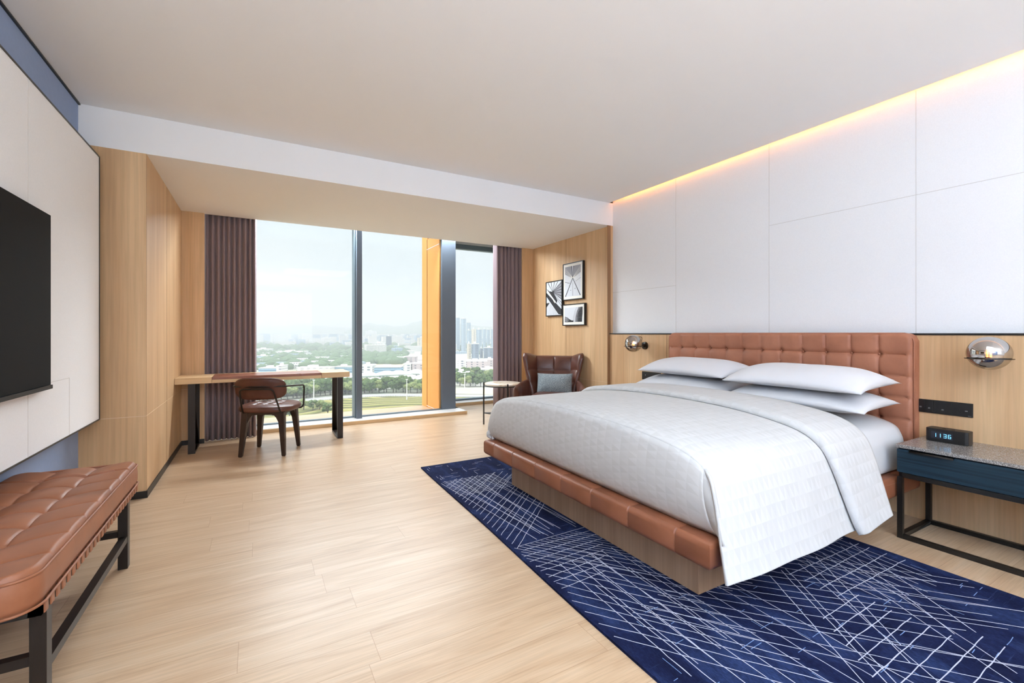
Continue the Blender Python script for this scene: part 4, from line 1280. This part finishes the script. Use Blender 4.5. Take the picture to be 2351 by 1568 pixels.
# trees
def blob(mb,c,r,rnd,sub=2,mi=0):
    bm=bmesh.new(); bmesh.ops.create_icosphere(bm,subdivisions=sub,radius=1)
    s=rnd.uniform(0,50); n=len(mb.v)
    for v in bm.verts:
        k=1+.35*noise.noise(v.co*1.7+Vector((s,0,0)))+.15*noise.noise(v.co*4+Vector((0,s,0)))
        mb.v.append((c[0]+v.co.x*r[0]*k,c[1]+v.co.y*r[1]*k,c[2]+v.co.z*r[2]*k))
    for f_ in bm.faces: mb.f.append(tuple(n+v.index for v in f_.verts)); mb.m.append(mi)
    bm.free()
def tree(name,label,group,seed,mat,h=12,w=5.5,nb=16,open_=False):
    rnd=random.Random(seed)
    r=thing(name,label,'tree',(0,0,GZ),group)
    mb=MB()
    for k in range(nb):
        a=rnd.uniform(0,2*PI); q=rnd.random()**.6; z=h*rnd.uniform(.36,.86); sp_=w*.75*math.sqrt(max(.1,1-((z/h-.55)/.5)**2))
        rr=w*rnd.uniform(.28,.42)
        blob(mb,(cos(a)*q*sp_,sin(a)*q*sp_,z),(rr,rr,rr*.8),rnd)
    build('crown',mb,M[mat],parent=r,local=True)
    t_=MB().tube([(0,0,0),(.2,.1,h*.3),(0,0,h*.6)],lambda f:.38-.2*f,7)
    for k in range(3): a=k*2.1; t_.tube([(.1,0,h*.22),(cos(a)*w*.4,sin(a)*w*.4,h*.5)],.16,5)
    build('trunk',t_,M['bark'],parent=r,local=True)
    return r
GT='round-crowned trees lining the road behind the lawn'
protos=[tree('street_tree','leafy green tree in the row beyond the park lawn',GT,s,m,h,w) for s,m,h,w in((1,'leaf1',12.5,6),(2,'leaf2',12,6.5),(3,'leaf1',10.5,6))]
rnd=random.Random(11); first=[True]*3; q=0
spots=[]
for u in range(582,990,11): spots.append((u+rnd.uniform(-3,3),road_d(u)+14+rnd.uniform(0,8)))
for u in range(590,985,13): spots.append((u+rnd.uniform(-4,4),road_d(u)+30+rnd.uniform(0,12)))
for u in range(640,800,14): spots.append((u+rnd.uniform(-4,4),road_d(u)+46+rnd.uniform(0,10)))
for u in range(1040,1140,9): spots.append((u,470+rnd.uniform(0,40)))
for u in range(1044,1140,12): spots.append((u,430+rnd.uniform(-10,10)))
for (u,d) in spots:
    k=rnd.randrange(3); x,y=ground_at(u,d); s=rnd.uniform(.82,1.2)
    if first[k]: o=protos[k]; first[k]=False; o.location=(x,y,GZ); o.scale=(s,s,s)
    else: dup(protos[k],(x,y,GZ),rnd.uniform(0,6),s)
pt=[(600,290,1.0,'bushy park tree low in the window, behind the left curtain end'),(626,280,.8,'park shrub-tree seen between the chair legs'),(664,271,.85,'park tree at the bottom of the glass, right of the chair seat'),
    (697,300,1.05,'single round park tree right of the chair arm'),(718,297,.95,'pale open park tree, left one of the touching pair'),(734,301,.9,'darker park tree, right one of the touching pair'),(752,281,1.0,'grey-green park tree beside the right desk legs')]
for k,(u,d,s,lab) in enumerate(pt):
    o=tree('park_tree',lab,'park trees on the lawn',30+k,'leaf2' if k%2 else 'leaf1',8,3.6,14); x,y=ground_at(u,d); o.location=(x,y,GZ); o.scale=(s,s,s)
def post(u,d,h,lab):
    x,y=ground_at(u,d); r=thing('light_mast',lab,'lamp post',(x,y,GZ))
    build('mast',MB().tube([(0,0,0),(0,0,h)],lambda f:.45-.2*f,8),M['post'],parent=r,local=True)
    build('lamp_head',MB().box(-.9,.9,-.4,.4,h,h+.5),M['post'],parent=r,local=True)
post(720.5,335,16,'white light mast seen left of the mullion, behind the touching park trees')
post(934,346,15.5,'white light mast seen right of the mullion, on the lawn edge')
post(1067,415,13,'short white light mast in the narrow window')
wb=thing('rooftop_terrace','white parapet and glass-railed roof terrace low in the narrow window','roof terrace',P2(1100,150))
a_=[P2(1060,150),P2(1088,118),P2(1180,118),P2(1180,150)]
build('parapet',MB().prism([(p[0],p[1]) for p in a_],GZ,-20.5),M['roofw'],parent=wb)
build('glass_rail',MB().grid([[(p[0],p[1],-20.5),(p[0],p[1],-17.2)] for p in (P2(1062,149),P2(1180,149))]),M['glass'],parent=wb)
def road_rail():
    mb=MB()
    for u in range(590,990,4):
        x,y,z=P2(u,road_d(u)-7); mb.box(x-.12,x+.12,y-.12,y+.12,z,z+1.4)
    mb.tube([P2(u,road_d(u)-7,1.3) for u in range(590,990,10)],.1,4)
    return mb
struct('ground',road_rail(),M['post'],origin=(0,0,GZ))
# uncounted masses: far city and far woods
rnd=random.Random(3)
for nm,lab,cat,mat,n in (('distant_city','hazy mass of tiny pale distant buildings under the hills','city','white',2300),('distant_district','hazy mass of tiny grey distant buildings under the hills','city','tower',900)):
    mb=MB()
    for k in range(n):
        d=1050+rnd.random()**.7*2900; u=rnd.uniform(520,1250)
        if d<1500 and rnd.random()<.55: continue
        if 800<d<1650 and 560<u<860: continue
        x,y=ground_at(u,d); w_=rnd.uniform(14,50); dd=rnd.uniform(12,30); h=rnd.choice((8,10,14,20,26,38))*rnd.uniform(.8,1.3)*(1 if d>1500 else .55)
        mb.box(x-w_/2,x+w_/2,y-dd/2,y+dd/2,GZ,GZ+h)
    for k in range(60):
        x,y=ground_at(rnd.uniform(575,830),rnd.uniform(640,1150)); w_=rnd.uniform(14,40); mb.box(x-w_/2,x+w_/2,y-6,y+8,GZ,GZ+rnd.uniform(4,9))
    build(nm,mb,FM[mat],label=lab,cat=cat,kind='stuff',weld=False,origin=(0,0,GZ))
mb=MB()
for k in range(950):
    z_=rnd.random()
    if z_<.26: u=rnd.uniform(560,820); d=rnd.uniform(600,1120)
    elif z_<.46: u=rnd.uniform(825,930); d=rnd.uniform(740,1050)
    else: u=rnd.uniform(560,1250); d=rnd.uniform(1050,3300)
    x,y=ground_at(u,d); r=rnd.uniform(5,10)*(1 if d<1200 else 1.6)
    blob(mb,(x,y,GZ+r*.4),(r*1.3,r*1.3,r),rnd,1)
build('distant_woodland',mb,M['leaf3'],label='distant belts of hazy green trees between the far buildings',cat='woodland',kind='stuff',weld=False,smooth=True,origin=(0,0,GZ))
# haze
hz=NT('haze'); hz.n.remove(hz.bsdf); vs_=hz.node('ShaderNodeVolumeScatter'); vs_.inputs['Color'].default_value=(.93,.97,1,1); vs_.inputs['Density'].default_value=HAZE; vs_.inputs['Anisotropy'].default_value=.2
hz.link(vs_.outputs[0],hz.out.inputs['Volume'])
hb=MB().box(-4000,7000,60,8600,GZ-5,190)
build('haze',hb,hz.m,label='pale daylight haze lying over the distant city',cat='haze',kind='stuff',origin=(0,0,GZ))
# ------------------------------------------------------------------ lights
def area(name,loc,rot,sx,sy,power,col=(1,1,1)):
    l=bpy.data.lights.new(name,'AREA'); l.shape='RECTANGLE'; l.size=sx; l.size_y=sy; l.energy=power; l.color=col
    o=bpy.data.objects.new(name,l); C.objects.link(o); o.location=loc; o.rotation_euler=rot; return o
LP=CFG=dict(ceil=12,back=32,up=290,pocket=115,over=18,led=1,world=.80,sun=1.45)
area('rear_down_fill',(1.0,-3.0,CE-.02),(0,0,0),4.0,3.0,CFG['ceil'],(.79,.90,1))  # added fill behind the camera, shining down; no real fitting
area('overhead_fill',(1.35,.25,CE-.02),(0,0,0),1.5,1.3,CFG['over'],(.86,.93,1))  # added overhead fill for the bed top, kept above the frame
area('rear_wall_fill',(.5,-5.4,1.8),(PI/2,0,0),2.6,1.8,CFG['back'],(.79,.90,1))  # invented fill near the back wall, aimed down the room
area('rear_up_fill',(.1,-2.2,1.7),(PI,0,0),2.4,3.0,CFG['up'],(.79,.90,1))  # added fill bounced off the rear ceiling, stands for no lamp
area('window_head_fill',(1.4,6.36,2.70),(-.95,0,0),2.7,.2,CFG['pocket'],(.86,.94,1))  # added daylight fill, hidden behind the alcove ceiling edge
sun=bpy.data.lights.new('sun','SUN'); sun.energy=CFG['sun']; sun.angle=.02; sun.color=(1,.95,.86)
so_=bpy.data.objects.new('sun',sun); C.objects.link(so_)
so_.rotation_euler=Vector((-.80,.03,.60)).to_track_quat('Z','Y').to_euler()
w=bpy.data.worlds.new('sky'); scene.world=w; w.use_nodes=True; nt=w.node_tree
bg=nt.nodes['Background']; tc=nt.nodes.new('ShaderNodeTexCoord'); sp=nt.nodes.new('ShaderNodeSeparateXYZ'); nt.links.new(tc.outputs['Generated'],sp.inputs[0])
rp=nt.nodes.new('ShaderNodeValToRGB'); nt.links.new(sp.outputs[2],rp.inputs[0])
e=rp.color_ramp.elements
while len(e)<5: e.new(.5)
for k,(p,c) in enumerate(((0,(.93,.96,.98)),(.05,(.80,.85,.88)),(.25,(.76,.84,.89)),(.45,(2.5,2.7,2.9)),(1,(3.2,3.4,3.7)))):
    e[k].position=p; e[k].color=tuple(c)+(1,)
mp=nt.nodes.new('ShaderNodeMapping'); mp.inputs[3].default_value=(2,2,7); nt.links.new(tc.outputs['Generated'],mp.inputs[0])
nz=nt.nodes.new('ShaderNodeTexNoise'); nz.inputs['Scale'].default_value=1.6; nz.inputs['Detail'].default_value=5; nt.links.new(mp.outputs[0],nz.inputs[0])
r2=nt.nodes.new('ShaderNodeValToRGB'); nt.links.new(nz.outputs[0],r2.inputs[0]); r2.color_ramp.elements[0].position=.42; r2.color_ramp.elements[1].position=.62
r2.color_ramp.elements[0].color=(1,1,1,1); r2.color_ramp.elements[1].color=(1.1,1.05,1.02,1)
mx=nt.nodes.new('ShaderNodeMix'); mx.data_type='RGBA'; mx.blend_type='MULTIPLY'; mx.inputs[0].default_value=1
nt.links.new(rp.outputs[0],mx.inputs[6]); nt.links.new(r2.outputs[0],mx.inputs[7]); nt.links.new(mx.outputs[2],bg.inputs[0]); bg.inputs[1].default_value=CFG['world']

vs=scene.view_settings; vs.view_transform='Standard'; vs.look='None'; vs.gamma=1; vs.use_curve_mapping=False; vs.exposure=0.30
cy=scene.cycles
cy.max_bounces=6; cy.diffuse_bounces=4; cy.glossy_bounces=3; cy.transparent_max_bounces=8; cy.transmission_bounces=2; cy.use_adaptive_sampling=True; cy.adaptive_threshold=.05; cy.use_light_tree=False; cy.volume_bounces=0
cy.sample_clamp_indirect=8; cy.caustics_reflective=False; cy.caustics_refractive=False; cy.use_denoising=True
